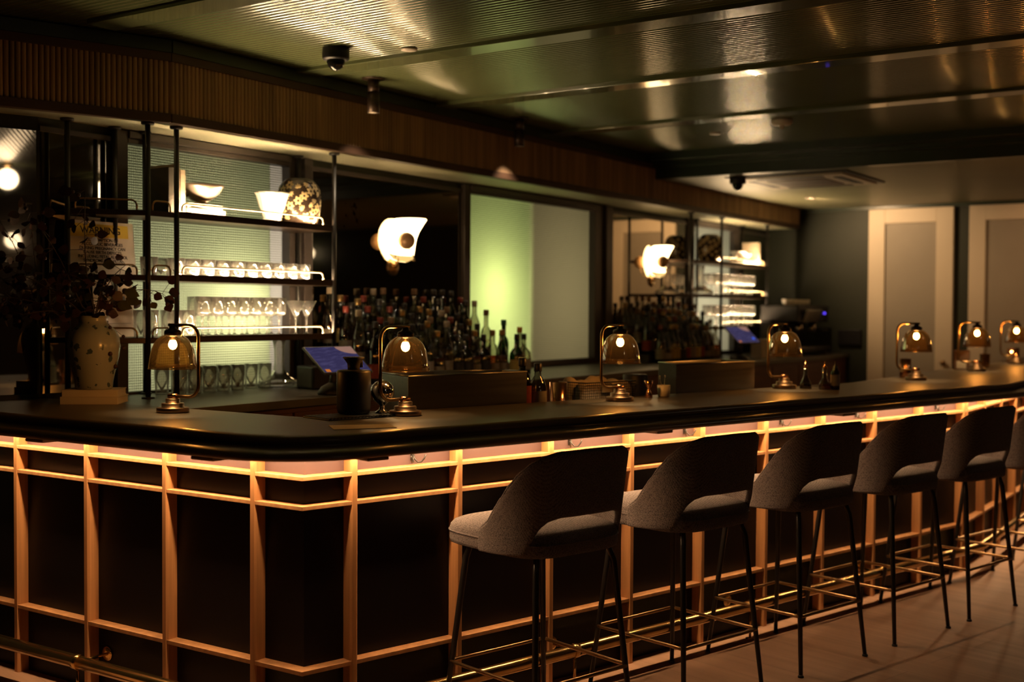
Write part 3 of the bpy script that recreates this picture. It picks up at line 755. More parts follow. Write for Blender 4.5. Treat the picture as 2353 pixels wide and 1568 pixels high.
# ------------------------------------------------------------------ etageres
SH = (1.880, 1.600, 1.326)
def bend_rail(p0, p1, z, h=0.043, r=0.025):
    p0 = Vector(p0); p1 = Vector(p1); d = (p1 - p0).normalized(); out = [p0 + Vector((0, 0, z)), p0 + Vector((0, 0, z + h - r))]
    for i in range(1, 6):
        a = PI / 2 * i / 5; out.append(p0 + d * (r * (1 - math.cos(a))) + Vector((0, 0, z + h - r + r * math.sin(a))))
    for i in range(0, 6):
        a = PI / 2 * i / 5; out.append(p1 - d * (r * (1 - math.sin(a))) + Vector((0, 0, z + h - r + r * math.cos(a))))
    out.append(p1 + Vector((0, 0, z))); return out
def etagere(label, ox, left):
    t = thing('bar_shelf_unit', label, 'shelving unit', (ox, 1.62, BACK_Z), 0, 'black metal shelf units on the back bar')
    A = (0.585 + ox, 1.475); B = (0.742 + ox, 1.475); Cc = (1.767 + ox, 1.475); D = (0.335 + ox, 1.685); E = (0.60 + ox, 1.715); F = (0.765 + ox, 1.715); G = (1.754 + ox, 1.715)
    fronts = [A, B, Cc]; posts = [A, B, Cc, D, E, F, G] if left else [A, B, Cc, F, G]
    if not left: posts[0] = (0.26 + ox - 0.125, 1.475)
    O = t.location
    for p in posts:
        mb = MB().tube([(*p, BACK_Z), (*p, SOF)], 0.0115, 14)
        po = mb.build('post', M_black, t, 0, O)
        MB().lathe([(0.028, BACK_Z), (0.028, BACK_Z + 0.006), (0.013, BACK_Z + 0.008)], 20, Matrix.Translation((*p, 0))).build('post_flange', M_black, po, 0, O)
        MB().lathe([(0.013, SOF - 0.014), (0.026, SOF - 0.012), (0.028, SOF - 0.008), (0.028, SOF - 0.0005)], 20, Matrix.Translation((*p, 0))).build('post_flange', M_black, po, 0, O)
    for k, z in enumerate(SH):
        if left: poly_ = [D, A, Cc, (Cc[0], 1.728), (D[0] + 0.03, 1.728)]
        else: poly_ = [posts[0], Cc, (Cc[0], 1.728), (posts[0][0], 1.728)]
        if not left and k == 2: poly_ = [(B[0] - 0.36, 1.475), Cc, (Cc[0], 1.728), (B[0] - 0.36, 1.728)]
        s_ = MB().prism(poly_, z - 0.024, z).build('shelf', M_bronze, t, 0.002, O)
        MB().box((B[0] + 0.02, 1.484, z + 0.0005), (Cc[0] - 0.02, 1.490, z + 0.003)).build('led_strip', M_shelfled, s_, 0, O)
        MB().box((B[0] + 0.012, 1.474, z), (Cc[0] - 0.012, 1.480, z + 0.006)).build('front_lip', M_bronze, s_, 0, O)
        rails = [((B[0] + 0.035, 1.481), (Cc[0] - 0.075, 1.481))]
        if left:
            u = (Vector((*A, 0)) - Vector((*D, 0))).normalized(); a = Vector((*D, 0)) + u * 0.03 + Vector((0.004, 0.006, 0)); b = Vector((*A, 0)) - u * 0.045 + Vector((0.004, 0.006, 0))
            rails += [((a.x, a.y), (b.x, b.y)), ((A[0] + 0.03, 1.481), (B[0] - 0.03, 1.481))]
        for a, b in rails:
            MB().tube(bend_rail((*a, 0), (*b, 0), z), 0.0042, 10).build('gallery_rail', M_agedbrass, s_, 0, O)
    return t
etagere('near black shelf unit with lit shelves in front of the left window', 0.0, True)
EX = 5.878
etagere('far black shelf unit with lit shelves beside the green corner', EX, False)

# ------------------------------------------------------------------ glassware
def cup(prof_out, wall=0.0016, base=0.006):
    inner_ = [(max(0.0005, r - wall), z + (0 if z > base else base)) for r, z in prof_out[::-1] if z > base]
    return prof_out + inner_ + [(0.0005, base)]
def mk_tumbler(name, label, loc, r0, r1, h, group, base=0.010, n=20):
    t = thing(name, label, 'drinking glass', loc, 0, group)
    MB().lathe([(0.0005, 0.0)] + cup([(r0 * 0.96, 0.0), (r0, 0.004), ((r0 + r1) / 2, h * 0.55), (r1, h)], 0.0018, base), n).build('glass_body', M_clear, t)
    return t
def mk_stem(name, label, loc, bowl, foot_r, stem_z, group):
    t = thing(name, label, 'drinking glass', loc, 0, group)
    MB().lathe_open(bowl, 20).build('bowl', M_clear, t)
    MB().lathe([(foot_r, 0.0), (foot_r, 0.0015), (0.010, 0.006), (0.0045, 0.014), (0.0038, stem_z * 0.6), (0.006, stem_z)], 18).build('stem', M_clear, t)
    return t
def row(proto, fn, pts, labels):
    for (p, lab) in zip(pts, labels):
        if proto[0] is None: proto[0] = fn(lab, p)
        else: copy_tree(proto[0], p, random.uniform(0, 6), lab)
P_ = [None]
def tumb(lab, p): return mk_tumbler('rocks_glass', lab, p, 0.034, 0.040, 0.082, 'cut rocks glasses on the middle lit shelf')
for rr, (y, nm) in enumerate(((1.545, 'front'), (1.64, 'back'))):
    pts = [(0.80 + 0.0905 * k - 0.006 * rr, y + random.uniform(-0.004, 0.004), SH[1] + 0.0) for k in range(10)]
    labs = ['clear rocks glass on middle lit shelf, %s from left in its %s row' % (ORD[k], nm) for k in range(10)]
    row(P_, tumb, pts, labs)
copy_tree(P_[0], (0.66, 1.56, SH[1]), 0, 'clear rocks glass on the middle shelf between the two near posts')
def stemfn(lab, p):
    return mk_stem('stemmed_glass', lab, p, [(0.006, 0.092), (0.022, 0.096), (0.034, 0.104), (0.037, 0.115), (0.037, 0.186), (0.0355, 0.186), (0.0355, 0.116), (0.032, 0.106), (0.006, 0.095)], 0.034, 0.094, 'straight sided stemmed glasses')
P_ = [None]
for y, nm, x0 in ((1.60, 'front', 1.00), (1.685, 'back', 1.03)):
    pts = [(x0 + 0.083 * k, y, SH[2]) for k in range(7)]
    row(P_, stemfn, pts, ['stemmed glass on near low lit shelf, %s from left in its %s row' % (ORD[k], nm) for k in range(7)])
STEM = P_[0]
for zi, nm2 in ((1, 'middle'), (2, 'lowest')):
    for y, nm in ((1.56, 'front'), (1.65, 'back')):
        for k in range(9):
            copy_tree(STEM, (EX + 0.83 + 0.098 * k, y, SH[zi]), 0, 'stemmed glass on far unit, %s shelf, %s row, %s from left' % (nm2, nm, ORD[k]), 'stemmed glasses on the far shelf unit')
def high(lab, p): return mk_tumbler('highball_glass', lab, p, 0.030, 0.035, 0.122, 'highball glasses of the near back bar')
P_ = [None]
row(P_, high, [(0.66, 1.55, SH[2]), (0.80, 1.56, SH[2]), (0.885, 1.57, SH[2]), (0.68, 1.64, SH[2]), (0.84, 1.65, SH[2])], ['highball on the low near shelf %s' % s_ for s_ in ('at far left between the two front posts', 'just right of the second front post', 'third from left in front', 'behind the leftmost glass', 'behind the second front glass')])
row(P_, high, [(0.80 + 0.088 * k, 1.645 - 0.004 * k, BACK_Z) for k in range(8)], ['highball standing on the back counter below the shelves, %s from left' % ORD[k] for k in range(8)])
row(P_, high, [(0.84 + 0.088 * k, 1.57, BACK_Z) for k in range(5)], ['highball on the back counter, front row, %s from left' % ORD[k] for k in range(5)])
def martini(lab, p):
    return mk_stem('martini_glass', lab, p, [(0.004, 0.090), (0.010, 0.094), (0.052, 0.172), (0.0505, 0.172), (0.0095, 0.097), (0.003, 0.094)], 0.034, 0.092, 'martini glasses on the low lit shelf')
P_ = [None]
row(P_, martini, [(1.565, 1.55, SH[2]), (1.675, 1.58, SH[2])], ['martini glass on the low lit shelf, left one of the pair', 'martini glass on the low lit shelf, right one by the post'])
# decanters
def decanter(label, loc, rz):
    t = thing('glass_decanter', label, 'decanter', loc, rz)
    MB().lathe_open([(0.02, 0.004), (0.10, 0.003), (0.112, 0.014), (0.104, 0.030), (0.060, 0.052), (0.030, 0.085), (0.024, 0.13), (0.026, 0.19), (0.036, 0.245), (0.0345, 0.245), (0.0245, 0.19), (0.0225, 0.13), (0.028, 0.087), (0.058, 0.056), (0.10, 0.034), (0.108, 0.016)], 32).build('body', M_clear, t)
    return t
decanter('wide based clear decanter on back counter by the black speaker', (1.50, 1.60, BACK_Z), 0)
decanter('wide based clear decanter on the far shelf unit', (EX + 0.60, 1.60, SH[1]), 0)

# ------------------------------------------------------------------ decor on the top shelves
def ribbed(a, z): return 1 + 0.018 * math.cos(a * 36)
def bowl(label, loc):
    t = thing('silver_bowl', label, 'bowl', loc)
    MB().lathe([(0.036, 0.0), (0.038, 0.006), (0.026, 0.014), (0.050, 0.026), (0.082, 0.052), (0.098, 0.078), (0.108, 0.092), (0.106, 0.094), (0.094, 0.078), (0.078, 0.054), (0.045, 0.030), (0.0005, 0.022)], 72, None, True, lambda a, z: 1 + (0.016 * math.cos(a * 36) if 0.028 < z < 0.08 else 0)).build('bowl_body', M_silverbowl, t)
    MB().tube([(-0.088, 0, 0.055), (-0.112, 0, 0.062), (-0.122, 0, 0.05), (-0.112, 0, 0.034), (-0.075, 0, 0.040)], 0.006, 10).build('handle', M_silverbowl, t)
    return t
def book(name, label, loc, rz, w, d, h, mc, flat=True):
    """lying book: w along x (spine), d along y, h thick; spine at -y"""
    t = thing(name, label, 'book', loc, rz)
    mb = MB().box((-w / 2, -d / 2, 0), (w / 2, d / 2, 0.003)).box((-w / 2, -d / 2, h - 0.003), (w / 2, d / 2, h)).box((-w / 2, -d / 2, 0.003), (w / 2, -d / 2 + 0.004, h - 0.003))
    mb.build('cover', mc, t, 0.0008)
    MB().box((-w / 2 + 0.003, -d / 2 + 0.005, 0.0032), (w / 2 - 0.003, d / 2 - 0.003, h - 0.0032)).build('pages', M_paper, t)
    return t
def book_up(name, label, loc, rz, d, h, th, mc):
    """standing book: thickness along x, spine at -y"""
    t = thing(name, label, 'book', loc, rz)
    mb = MB().box((-th / 2, -d / 2, 0), (-th / 2 + 0.003, d / 2, h)).box((th / 2 - 0.003, -d / 2, 0), (th / 2, d / 2, h)).box((-th / 2 + 0.003, -d / 2, 0), (th / 2 - 0.003, -d / 2 + 0.004, h))
    mb.build('cover', mc, t, 0.0008)
    MB().box((-th / 2 + 0.0034, -d / 2 + 0.005, 0.003), (th / 2 - 0.0034, d / 2 - 0.004, h - 0.003)).build('pages', M_paper, t)
    return t
zt = SH[0]
book_up('standing_book', 'tall dark covered book standing at left of the near top shelf', (0.757, 1.61, zt), 0, 0.17, 0.205, 0.034, M_bookdark)
book_up('standing_book', 'tallest cream book standing between two others on the near top shelf', (0.792, 1.615, zt), 0, 0.17, 0.222, 0.030, M_bookcream)
book_up('standing_book', 'cream book standing nearest the silver bowl on the near top shelf', (0.826, 1.61, zt), 0, 0.16, 0.20, 0.028, M_bookcream)
book('lying_book', 'thick cream book lying under the silver bowl, lower of two', (0.965, 1.60, zt), 0.05, 0.215, 0.16, 0.032, M_bookcream)
book('lying_book', 'thin cream book directly under the silver bowl, upper of two', (0.955, 1.60, zt + 0.0322), -0.04, 0.20, 0.15, 0.024, M_bookcream)
bowl('ribbed silver bowl on two books on the near top shelf', (0.99, 1.60, zt + 0.0564))
tulip = thing('fluted_vase', 'white fluted tulip vase on the near top shelf', 'vase', (1.45, 1.60, zt))
def flute(a, z): return 1 + 0.03 * math.cos(a * 14) * min(1, z * 9)
MB().lathe([(0.040, 0), (0.044, 0.004), (0.044, 0.03), (0.050, 0.05), (0.064, 0.09), (0.072, 0.12), (0.078, 0.14), (0.088, 0.152), (0.086, 0.153), (0.075, 0.141), (0.068, 0.12), (0.058, 0.085), (0.038, 0.05), (0.0005, 0.045)], 84, None, True, flute).build('vase_body', M_white, tulip)
M_petal = principled('vase_cream_flowers', (0.62, 0.47, 0.24), 0.35)
def floral_vase(label, loc, seed):
    t = thing('floral_vase', label, 'vase', loc)
    prof_ = [(0.076, 0), (0.084, 0.004), (0.097, 0.03), (0.106, 0.065), (0.110, 0.11), (0.109, 0.155), (0.102, 0.19), (0.088, 0.218), (0.070, 0.234), (0.060, 0.239), (0.056, 0.241)]
    MB().lathe(prof_, 48).build('vase_body', M_vaseground, t)
    def rad(z):
        for (r0, z0), (r1, z1) in zip(prof_, prof_[1:]):
            if z <= z1: return r0 + (r1 - r0) * (z - z0) / max(1e-6, z1 - z0)
        return prof_[-1][0]
    rnd = random.Random(seed); mb = MB()
    def petal(a0, z0, ang, ln, wd):
        # thin raised petal/leaf lying on the surface
        m_ = 6; rows = []
        for i in range(m_ + 1):
            u = i / m_; w = wd * math.sin(PI * (0.08 + 0.86 * u) ** 0.8)
            r_ = []
            for sgn in (-1, 0, 1):
                du = u * ln * math.cos(ang) - sgn * w * math.sin(ang); dz = u * ln * math.sin(ang) + sgn * w * math.cos(ang)
                z = min(0.236, max(0.006, z0 + dz)); r = rad(z) + (0.0016 if sgn == 0 else 0.0006)
                a = a0 + du / rad(min(0.2, max(0.01, z0))); r_.append((r * math.cos(a), r * math.sin(a), z))
            rows.append(r_)
        vs = [p for r_ in rows for p in r_]; fs = []
        for i in range(m_):
            for j in range(2):
                fs.append((i * 3 + j, i * 3 + j + 1, i * 3 + j + 4, i * 3 + j + 3))
        mb.add(vs, fs, True)
    for k in range(64):
        a = 2.399963 * k + rnd.uniform(-.1, .1); z = 0.016 + 0.20 * (k + 0.5) / 64
        if k % 2:
            np_ = 6; off = rnd.uniform(0, 1)
            for q in range(np_): petal(a + 0.05 * math.cos(off + 2 * PI * q / np_), z + 0.006 * math.sin(off + 2 * PI * q / np_), off + 2 * PI * q / np_, 0.0185, 0.0068)
        else:
            off = rnd.uniform(0, 6)
            for q in range(5): petal(a, z, off + (q - 2) * 0.62, 0.024 - abs(q - 2) * 0.003, 0.0048)
    mb.build('flower_pattern', M_petal, t)
    return t
floral_vase('black vase with cream flowers at right of the near top shelf', (1.640, 1.60, zt), 3)
floral_vase('black vase with cream flowers on the far shelf unit', (EX + 0.78, 1.60, zt), 5)
book('lying_book', 'cream book lying under the bowl on the far top shelf', (EX + 1.50, 1.60, zt), 0, 0.30, 0.16, 0.03, M_bookcream)
bowl('silver bowl on a book on the far top shelf', (EX + 1.47, 1.60, zt + 0.0302))
book_up('standing_book', 'tall cream book standing at the right end of the far top shelf', (EX + 1.69, 1.60, zt), 0, 0.16, 0.215, 0.05, M_bookcream)

# ------------------------------------------------------------------ floral jar, branches, books, signs at the left
bk_dir = math.atan2(-0.79, 0.61)
Mbk = Vector((0.245, 1.385, BAR_Z))
book('lying_book', 'large pale book under the blue floral vase, lower of two', Mbk, bk_dir, 0.225, 0.175, 0.030, M_paper)
book('lying_book', 'large pale book under the blue floral vase, upper of two', Mbk + Vector((0.004, 0.006, 0.0302)), bk_dir + 0.04, 0.215, 0.170, 0.027, M_paper)
vz = BAR_Z + 0.0574
jar = thing('floral_jar', 'white porcelain jar with blue green flowers standing on two books', 'vase', (0.235, 1.378, vz))
MB().lathe([(0.068, 0), (0.072, 0.004), (0.074, 0.03), (0.084, 0.075), (0.097, 0.13), (0.103, 0.175), (0.099, 0.21), (0.084, 0.240), (0.062, 0.258), (0.054, 0.268), (0.054, 0.283), (0.060, 0.296), (0.056, 0.296), (0.050, 0.282), (0.050, 0.268), (0.0005, 0.262)], 48).build('jar_body', M_vasewhite, jar)
br = thing('branch_arrangement', 'dark flowering branches with round leaves rising from the floral jar', 'plant', (0.235, 1.378, vz + 0.262))
rnd = random.Random(11)
bmain = MB(); leaves = MB(); buds = []; big = MB()
def leaf(mb, p, d, nrm, ln, wd):
    d = d.normalized(); s_ = d.cross(nrm).normalized(); nn = s_.cross(d); vs = []; fs = []
    m_ = 6
    for i in range(m_ + 1):
        u = i / m_; w = wd * math.sin(PI * min(1, 0.03 + 0.95 * u ** 0.85)); c_ = p + d * (ln * u) + nn * (-0.12 * ln * u * u)
        vs += [c_ - s_ * w + nn * (0.12 * w), c_, c_ + s_ * w + nn * (0.12 * w)]
    for i in range(m_):
        for j in range(2): fs.append((i * 3 + j, i * 3 + j + 1, i * 3 + j + 4, i * 3 + j + 3))
    mb.add(vs, fs, True)
def curve(p0, d0, ln, sag, n=9):
    pts = [Vector(p0)]; d = Vector(d0).normalized()
    for i in range(n):
        pts.append(pts[-1] + d * ln / n); d = (d + Vector((rnd.uniform(-.12, .12), rnd.uniform(-.12, .12), -sag + rnd.uniform(-.06, .06)))).normalized()
    return pts
R2 = RV; U = Vector((0, 0, 1))
specs = [(R2 * 0.45 + U * 1.0, 0.34, 0.20, 'leaf'), (R2 * 0.25 + U * 1.0 + AV * -0.2, 0.20, 0.12, 'leaf'), (R2 * -0.9 + U * 0.9, 0.42, 0.05, 'bud'), (R2 * -0.4 + U * 1.1, 0.50, 0.0, 'bud'), (R2 * -0.05 + U * 1.0, 0.54, -0.02, 'bud'),
         (R2 * -1.1 + U * 0.55, 0.42, 0.06, 'bud'), (R2 * 0.9 + U * 0.35, 0.15, 0.6, 'drop'), (R2 * 0.1 + U * 1.0 + AV * 0.4, 0.30, 0.1, 'leaf'), (R2 * -0.6 + U * 0.8 + AV * 0.5, 0.35, 0.08, 'bud'), (R2 * 0.7 + U * 0.5, 0.17, 0.7, 'drop'), (R2 * -0.7 + U * 0.5 + AV * -0.4, 0.30, 0.1, 'bud')]
for d0, ln, sag, kind in specs:
    pts = curve((rnd.uniform(-.02, .02), rnd.uniform(-.02, .02), 0.0), d0, ln, sag)
    bmain.tube(pts, [0.0038 - 0.0026 * i / (len(pts) - 1) for i in range(len(pts))], 6)
    for i in range(3, len(pts)):
        for q in range(3 if kind != 'drop' else 1):
            dd = Vector((rnd.uniform(-1, 1), rnd.uniform(-1, 1), rnd.uniform(-.7, .5))).normalized()
            tw = curve(pts[i], dd, rnd.uniform(0.03, 0.07), 0.1, 3); bmain.tube(tw, 0.0009, 5)
            if kind == 'leaf': leaf(leaves if rnd.random() < 0.75 else big, tw[-1], dd, AV * -1 + U * 0.3, rnd.uniform(0.034, 0.052), rnd.uniform(0.015, 0.023))
            elif kind == 'bud': leaf(leaves, tw[-1], dd, AV * -1 + U * 0.2, rnd.uniform(0.032, 0.055), rnd.uniform(0.013, 0.024)); 
            if kind == 'drop' or rnd.random() < 0.25: buds.append((tw[-1], rnd.uniform(0.007, 0.010)))
for (a, b, zz) in ((0.125, 0.0, 0.135), (0.095, 0.0, 0.085), (0.13, 0.01, 0.105)):
    leaf(big, R2 * a + U * zz, R2 * 0.8 + U * -0.25 + AV * b, AV * -1 + U * 0.4, 0.062, 0.022)
bmain.build('twigs', M_twig, br); leaves.build('leaves', M_leafred, br); big.build('green_leaves', M_leaf, br); [MB().sphere(q, r_, 10, 7).build('berry', M_leafred, br) for q, r_ in buds]

def text_mesh(name, body, size, M, mat, parent, off, align='CENTER', ext=0.0004):
    cu = bpy.data.curves.new(name, 'FONT'); cu.body = body; cu.size = size; cu.align_x = align; cu.extrude = ext; cu.space_line = 0.95; cu.offset = size * 0.012
    o = bpy.data.objects.new(name + '_tmp', cu); C.objects.link(o)
    dg = bpy.context.evaluated_depsgraph_get(); me = bpy.data.meshes.new_from_object(o.evaluated_get(dg))
    bpy.data.objects.remove(o); bpy.data.curves.remove(cu)
    mb = MB(); mb.add([v.co for v in me.vertices], [tuple(p.vertices) for p in me.polygons], False, M); bpy.data.meshes.remove(me)
    return mb.build(name, mat, parent, 0, off)
sg = thing('warning_sign', 'paper warning notice with yellow header leaning behind the left middle shelf', 'sign', (0.53, 1.705, SH[1]))
O = sg.location
tilt = math.radians(6)
Ms = Matrix.Translation((0.53, 1.690, SH[1] + 0.001)) @ Matrix.Rotation(-tilt, 4, 'X')
MB().box((-0.175, 0, 0), (0.165, 0.0015, 0.235), Ms).build('sheet', M_paper, sg, 0, O)
MB().box((-0.165, -0.0008, 0.165), (0.135, -0.0001, 0.222), Ms).build('yellow_band', M_yellow, sg, 0, O)
Mt = Ms @ Matrix.Rotation(PI / 2, 4, 'X')
text_mesh('heading', 'WARNING', 0.043, Mt @ Matrix.Translation((-0.01, 0.181, 0.0012)), M_ink, sg, O)
text_mesh('body_text', 'CONSUMPTION OF\nALCOHOLIC BEVERAGES\nDURING PREGNANCY CAN\nCAUSE BIRTH DEFECTS,\nINCLUDING FETAL ALCOHOL\nSYNDROME AND FETAL', 0.0192, Mt @ Matrix.Translation((-0.005, 0.146, 0.0008)), M_ink, sg, O)
s2 = thing('notice_sheet', 'pale printed notice sheet leaning behind the left lower shelf', 'sign', (0.60, 1.705, SH[2]))
O = s2.location
Ms = Matrix.Translation((0.585, 1.690, SH[2] + 0.001)) @ Matrix.Rotation(-tilt, 4, 'X')
MB().box((-0.105, 0, 0), (0.105, 0.0015, 0.262), Ms).build('sheet', M_paper, s2, 0, O)
MB().box((-0.085, -0.0006, 0.135), (0.085, -0.0001, 0.137), Ms).box((-0.085, -0.0006, 0.06), (0.085, -0.0001, 0.0612), Ms).build('printed_rule', M_ink, s2, 0, O)

# ------------------------------------------------------------------ bottles
def bottle_proto(kind):
    S = {'round': [(0.036, 0), (0.038, 0.004), (0.038, 0.155), (0.034, 0.172), (0.020, 0.192), (0.0145, 0.205), (0.014, 0.255)],
         'tall': [(0.034, 0), (0.036, 0.004), (0.036, 0.175), (0.030, 0.205), (0.018, 0.235), (0.0145, 0.25), (0.0145, 0.295)],
         'stout': [(0.044, 0), (0.046, 0.004), (0.046, 0.115), (0.043, 0.135), (0.026, 0.158), (0.016, 0.170), (0.0155, 0.215)],
         'bell': [(0.040, 0), (0.042, 0.004), (0.040, 0.09), (0.034, 0.14), (0.026, 0.175), (0.0165, 0.195), (0.016, 0.24)],
         'wine': [(0.037, 0), (0.039, 0.004), (0.039, 0.225), (0.031, 0.255), (0.0155, 0.280), (0.0145, 0.300)],
         'slim': [(0.030, 0), (0.032, 0.004), (0.032, 0.19), (0.026, 0.215), (0.0145, 0.235), (0.014, 0.30)]}[kind]
    return S
KINDS = ('round', 'tall', 'stout', 'bell', 'slim')
def mk_bottle(kind, gm, lm, cm, bm, label, loc, group):
    t = thing('spirit_bottle', label, 'bottle', loc, 0, group)
    S = bottle_proto(kind); h = S[-1][1]
    MB().lathe(S, 16).build('glass_body', gm, t)
    lv = 0.8 * S[2][1] if kind != 'bell' else 0.12
    R0 = S[1][0] - 0.003
    MB().lathe([(R0, 0.006), (R0, lv), (0.001, lv)], 14).build('liquid', lm, t)
    MB().lathe([(0.0165, h - 0.002), (0.0172, h), (0.0172, h + 0.030), (0.015, h + 0.034)], 14).build('cap', cm, t)
    lb0, lb1 = (0.120, 0.215) if kind == 'wine' else (0.030, min(0.105, S[2][1] * 0.8))
    rr = S[1][0] + 0.0006
    if kind != 'bell':
        MB().lathe_open([(rr, lb0), (rr, lb1)], 20).build('label', bm, t)
    else:
        MB().lathe_open([(S[1][0] - 0.0005, lb0), (0.041, 0.075)], 20).build('label', bm, t)
    return t
GL = {'clear': M_bottleclear, 'green': M_bottlegreen, 'brown': M_bottlebrown}
LQ = {'amber': M_liqamber, 'dark': M_liqdark, 'clear': M_liqclear}
CP = {'black': M_capblack, 'gold': M_capgold, 'red': M_capred, 'green': M_capgreen, 'cream': M_capcream, 'orange': M_caporange, 'cork': M_cork}
LB = {'cream': M_labcream, 'white': M_labwhite, 'black': M_labblack, 'yellow': M_labyellow, 'red': M_labred}
BC = {}
def bottle(kind, g, l, c, b, label, loc, group):
    key = (kind, g, l, c, b)
    if key not in BC: BC[key] = mk_bottle(kind, GL[g], LQ[l], CP[c], LB[b], label, loc, group); BC[key].rotation_euler = (0, 0, random.uniform(0, 6)); return BC[key]
    return copy_tree(BC[key], loc, random.uniform(0, 6), label, group)
COMBOS = [('round', 'clear', 'amber', 'cork', 'cream'), ('tall', 'clear', 'clear', 'gold', 'white'), ('stout', 'brown', 'dark', 'black', 'black'), ('bell', 'clear', 'amber', 'gold', 'cream'), ('slim', 'green', 'dark', 'black', 'yellow'),
          ('round', 'brown', 'dark', 'red', 'cream'), ('tall', 'clear', 'amber', 'cream', 'cream'), ('stout', 'clear', 'amber', 'black', 'white'), ('slim', 'clear', 'clear', 'cork', 'white'), ('round', 'green', 'dark', 'gold', 'yellow'), ('bell', 'clear', 'clear', 'black', 'white'), ('tall', 'brown', 'dark', 'black', 'red')]
def desc(c): 
    return {'amber': 'amber', 'dark': 'dark', 'clear': 'clear'}[c[2]] + ' ' + {'round': 'round', 'tall': 'tall', 'stout': 'squat', 'bell': 'bell shaped', 'slim': 'slim'}[c[0]] + ' bottle with ' + c[3] + (' stopper' if c[3] == 'cork' else ' cap')
def riser(label, x0, x1, tiers):
    t = thing('bottle_riser', label, 'display stand', (x0, 1.6, BACK_Z))
    for (y0, y1, z) in tiers:
        MB().box((x0, y0, BACK_Z), (x1, y1, z)).build('step', M_bronze, t, 0.002, t.location)
def bank(tag_, x0, x1, rows, seed, where):
    r_ = random.Random(seed)
    for ri, (y, z, nm) in enumerate(rows):
        x = x0 + r_.uniform(0, 0.04); k = 0
        while x < x1 and k < 22:
            c = COMBOS[r_.randrange(len(COMBOS))]
            bottle(*c, desc(c) + ', %s in the %s row %s' % (ORD[k], nm, where), (x, y + r_.uniform(-.006, .006), z), 'spirit bottles ' + tag_)
            x += 0.086 + r_.uniform(0, 0.010); k += 1
TI = [(1.44, 1.535, 1.125), (1.535, 1.63, 1.185), (1.63, 1.755, 1.245)]
riser('stepped dark riser under the near spirit bottles', 1.90, 3.22, TI)
riser('stepped dark riser under the far spirit bottles', 5.22, 6.42, TI)
RW = [(1.385, BACK_Z, 'front'), (1.487, 1.125, 'second'), (1.582, 1.185, 'third'), (1.69, 1.245, 'back')]
bank('near the left sconce', 1.96, 3.19, RW, 5, 'left of middle window')
bank('near the right sconce', 5.28, 6.39, RW, 9, 'right of middle window')
for i, (c, x, y) in enumerate(((('slim', 'green', 'dark', 'green', 'white'), 3.30, 1.46), (('round', 'clear', 'amber', 'orange', 'red'), 3.42, 1.42), (('stout', 'clear', 'dark', 'black', 'white'), 3.33, 1.33), (('stout', 'green', 'dark', 'black', 'yellow'), 3.21, 1.30))):
    bottle(*c, desc(c) + ' standing before the middle window, %s' % ('behind the others', 'rightmost', 'with white label', 'with yellow label')[i], (x, y, BACK_Z), 'bottles before the middle window')

# ------------------------------------------------------------------ bar tools and things behind the counter
def steel_box(label, pts, z1):
    t = thing('steel_ice_bin', label, 'steel box', RP(pts[0][0], pts[0][1], 0.92), -ALPHA)
    pl = [RP(s, n) - RP(pts[0][0], pts[0][1]) for s, n in pts]
    Mi = Matrix.Rotation(ALPHA, 4, 'Z')
    pl = [Mi @ p for p in pl]; poly_ = [(p.x, p.y) for p in pl]
    cx = sum(p[0] for p in poly_) / 4; cy = sum(p[1] for p in poly_) / 4
    inn_ = []
    for x, y in poly_:
        L_ = math.hypot(x - cx, y - cy); inn_.append((cx + (x - cx) * (1 - 0.014 / L_), cy + (y - cy) * (1 - 0.014 / L_)))
    h = z1 - 0.92; vs = []; fs = []
    for lp, z in ((poly_, 0), (poly_, h), (inn_, h), (inn_, 0.03)): vs += [(*p, z) for p in lp]
    for i in range(3):
        for k in range(4): fs.append((i * 4 + k, i * 4 + (k + 1) % 4, (i + 1) * 4 + (k + 1) % 4, (i + 1) * 4 + k))
    fs += [(3, 2, 1, 0), (12, 13, 14, 15)]
    MB().add(vs, fs).build('walls', M_steel, t, 0.0015)
    rim = MB()
    for k in range(4):
        a = poly_[k]; b = poly_[(k + 1) % 4]; rim.tube([(*a, h), (*b, h)], 0.0035, 8)
    rim.build('rolled_rim', M_steel, t)
steel_box('near open brushed steel bin behind the second lamp', [(0.675, 0.345), (1.285, 0.345), (1.295, 0.50), (0.76, 0.66)], 1.200)
steel_box('far open brushed steel bin left of the bitters bottles', [(2.225, 0.345), (2.82, 0.345), (2.84, 0.57), (2.33, 0.55)], 1.2065)

fl = thing('pump_flask', 'matte black insulated pump flask on the ribbed bar mat', 'flask', RP(0.372, 0.262, BAR_Z + 0.0085), -ALPHA + 0.5)
MB().lathe([(0.050, 0), (0.057, 0.004), (0.061, 0.02), (0.062, 0.10), (0.0615, 0.15), (0.059, 0.156), (0.050, 0.158), (0.020, 0.159)], 36).build('body', M_blackplastic, fl)
MB().lathe([(0.022, 0.158), (0.022, 0.170), (0.024, 0.182), (0.034, 0.196), (0.040, 0.203), (0.038, 0.205), (0.010, 0.204)], 28).build('spout_cap', M_blackplastic, fl)
MB().tube([(0.02, 0, 0.198), (0.045, 0, 0.196), (0.056, 0, 0.185), (0.058, 0, 0.165)], 0.007, 10).build('pour_lever', M_blackplastic, fl)
mat_ = thing('bar_mat', 'black ribbed rubber bar mat on the inner edge of the counter', 'bar mat', RP(0.36, 0.235, BAR_Z), -ALPHA)
mb = MB().box((-0.165, -0.09, 0), (0.19, 0.085, 0.004))
mb.build('base', M_rubber, mat_, 0.001)
mb = MB()
for k in range(24): mb.box((-0.16 + k * 0.0146, -0.086, 0.004), (-0.1535 + k * 0.0146, 0.081, 0.008))
mb.build('ribs', M_rubber, mat_)
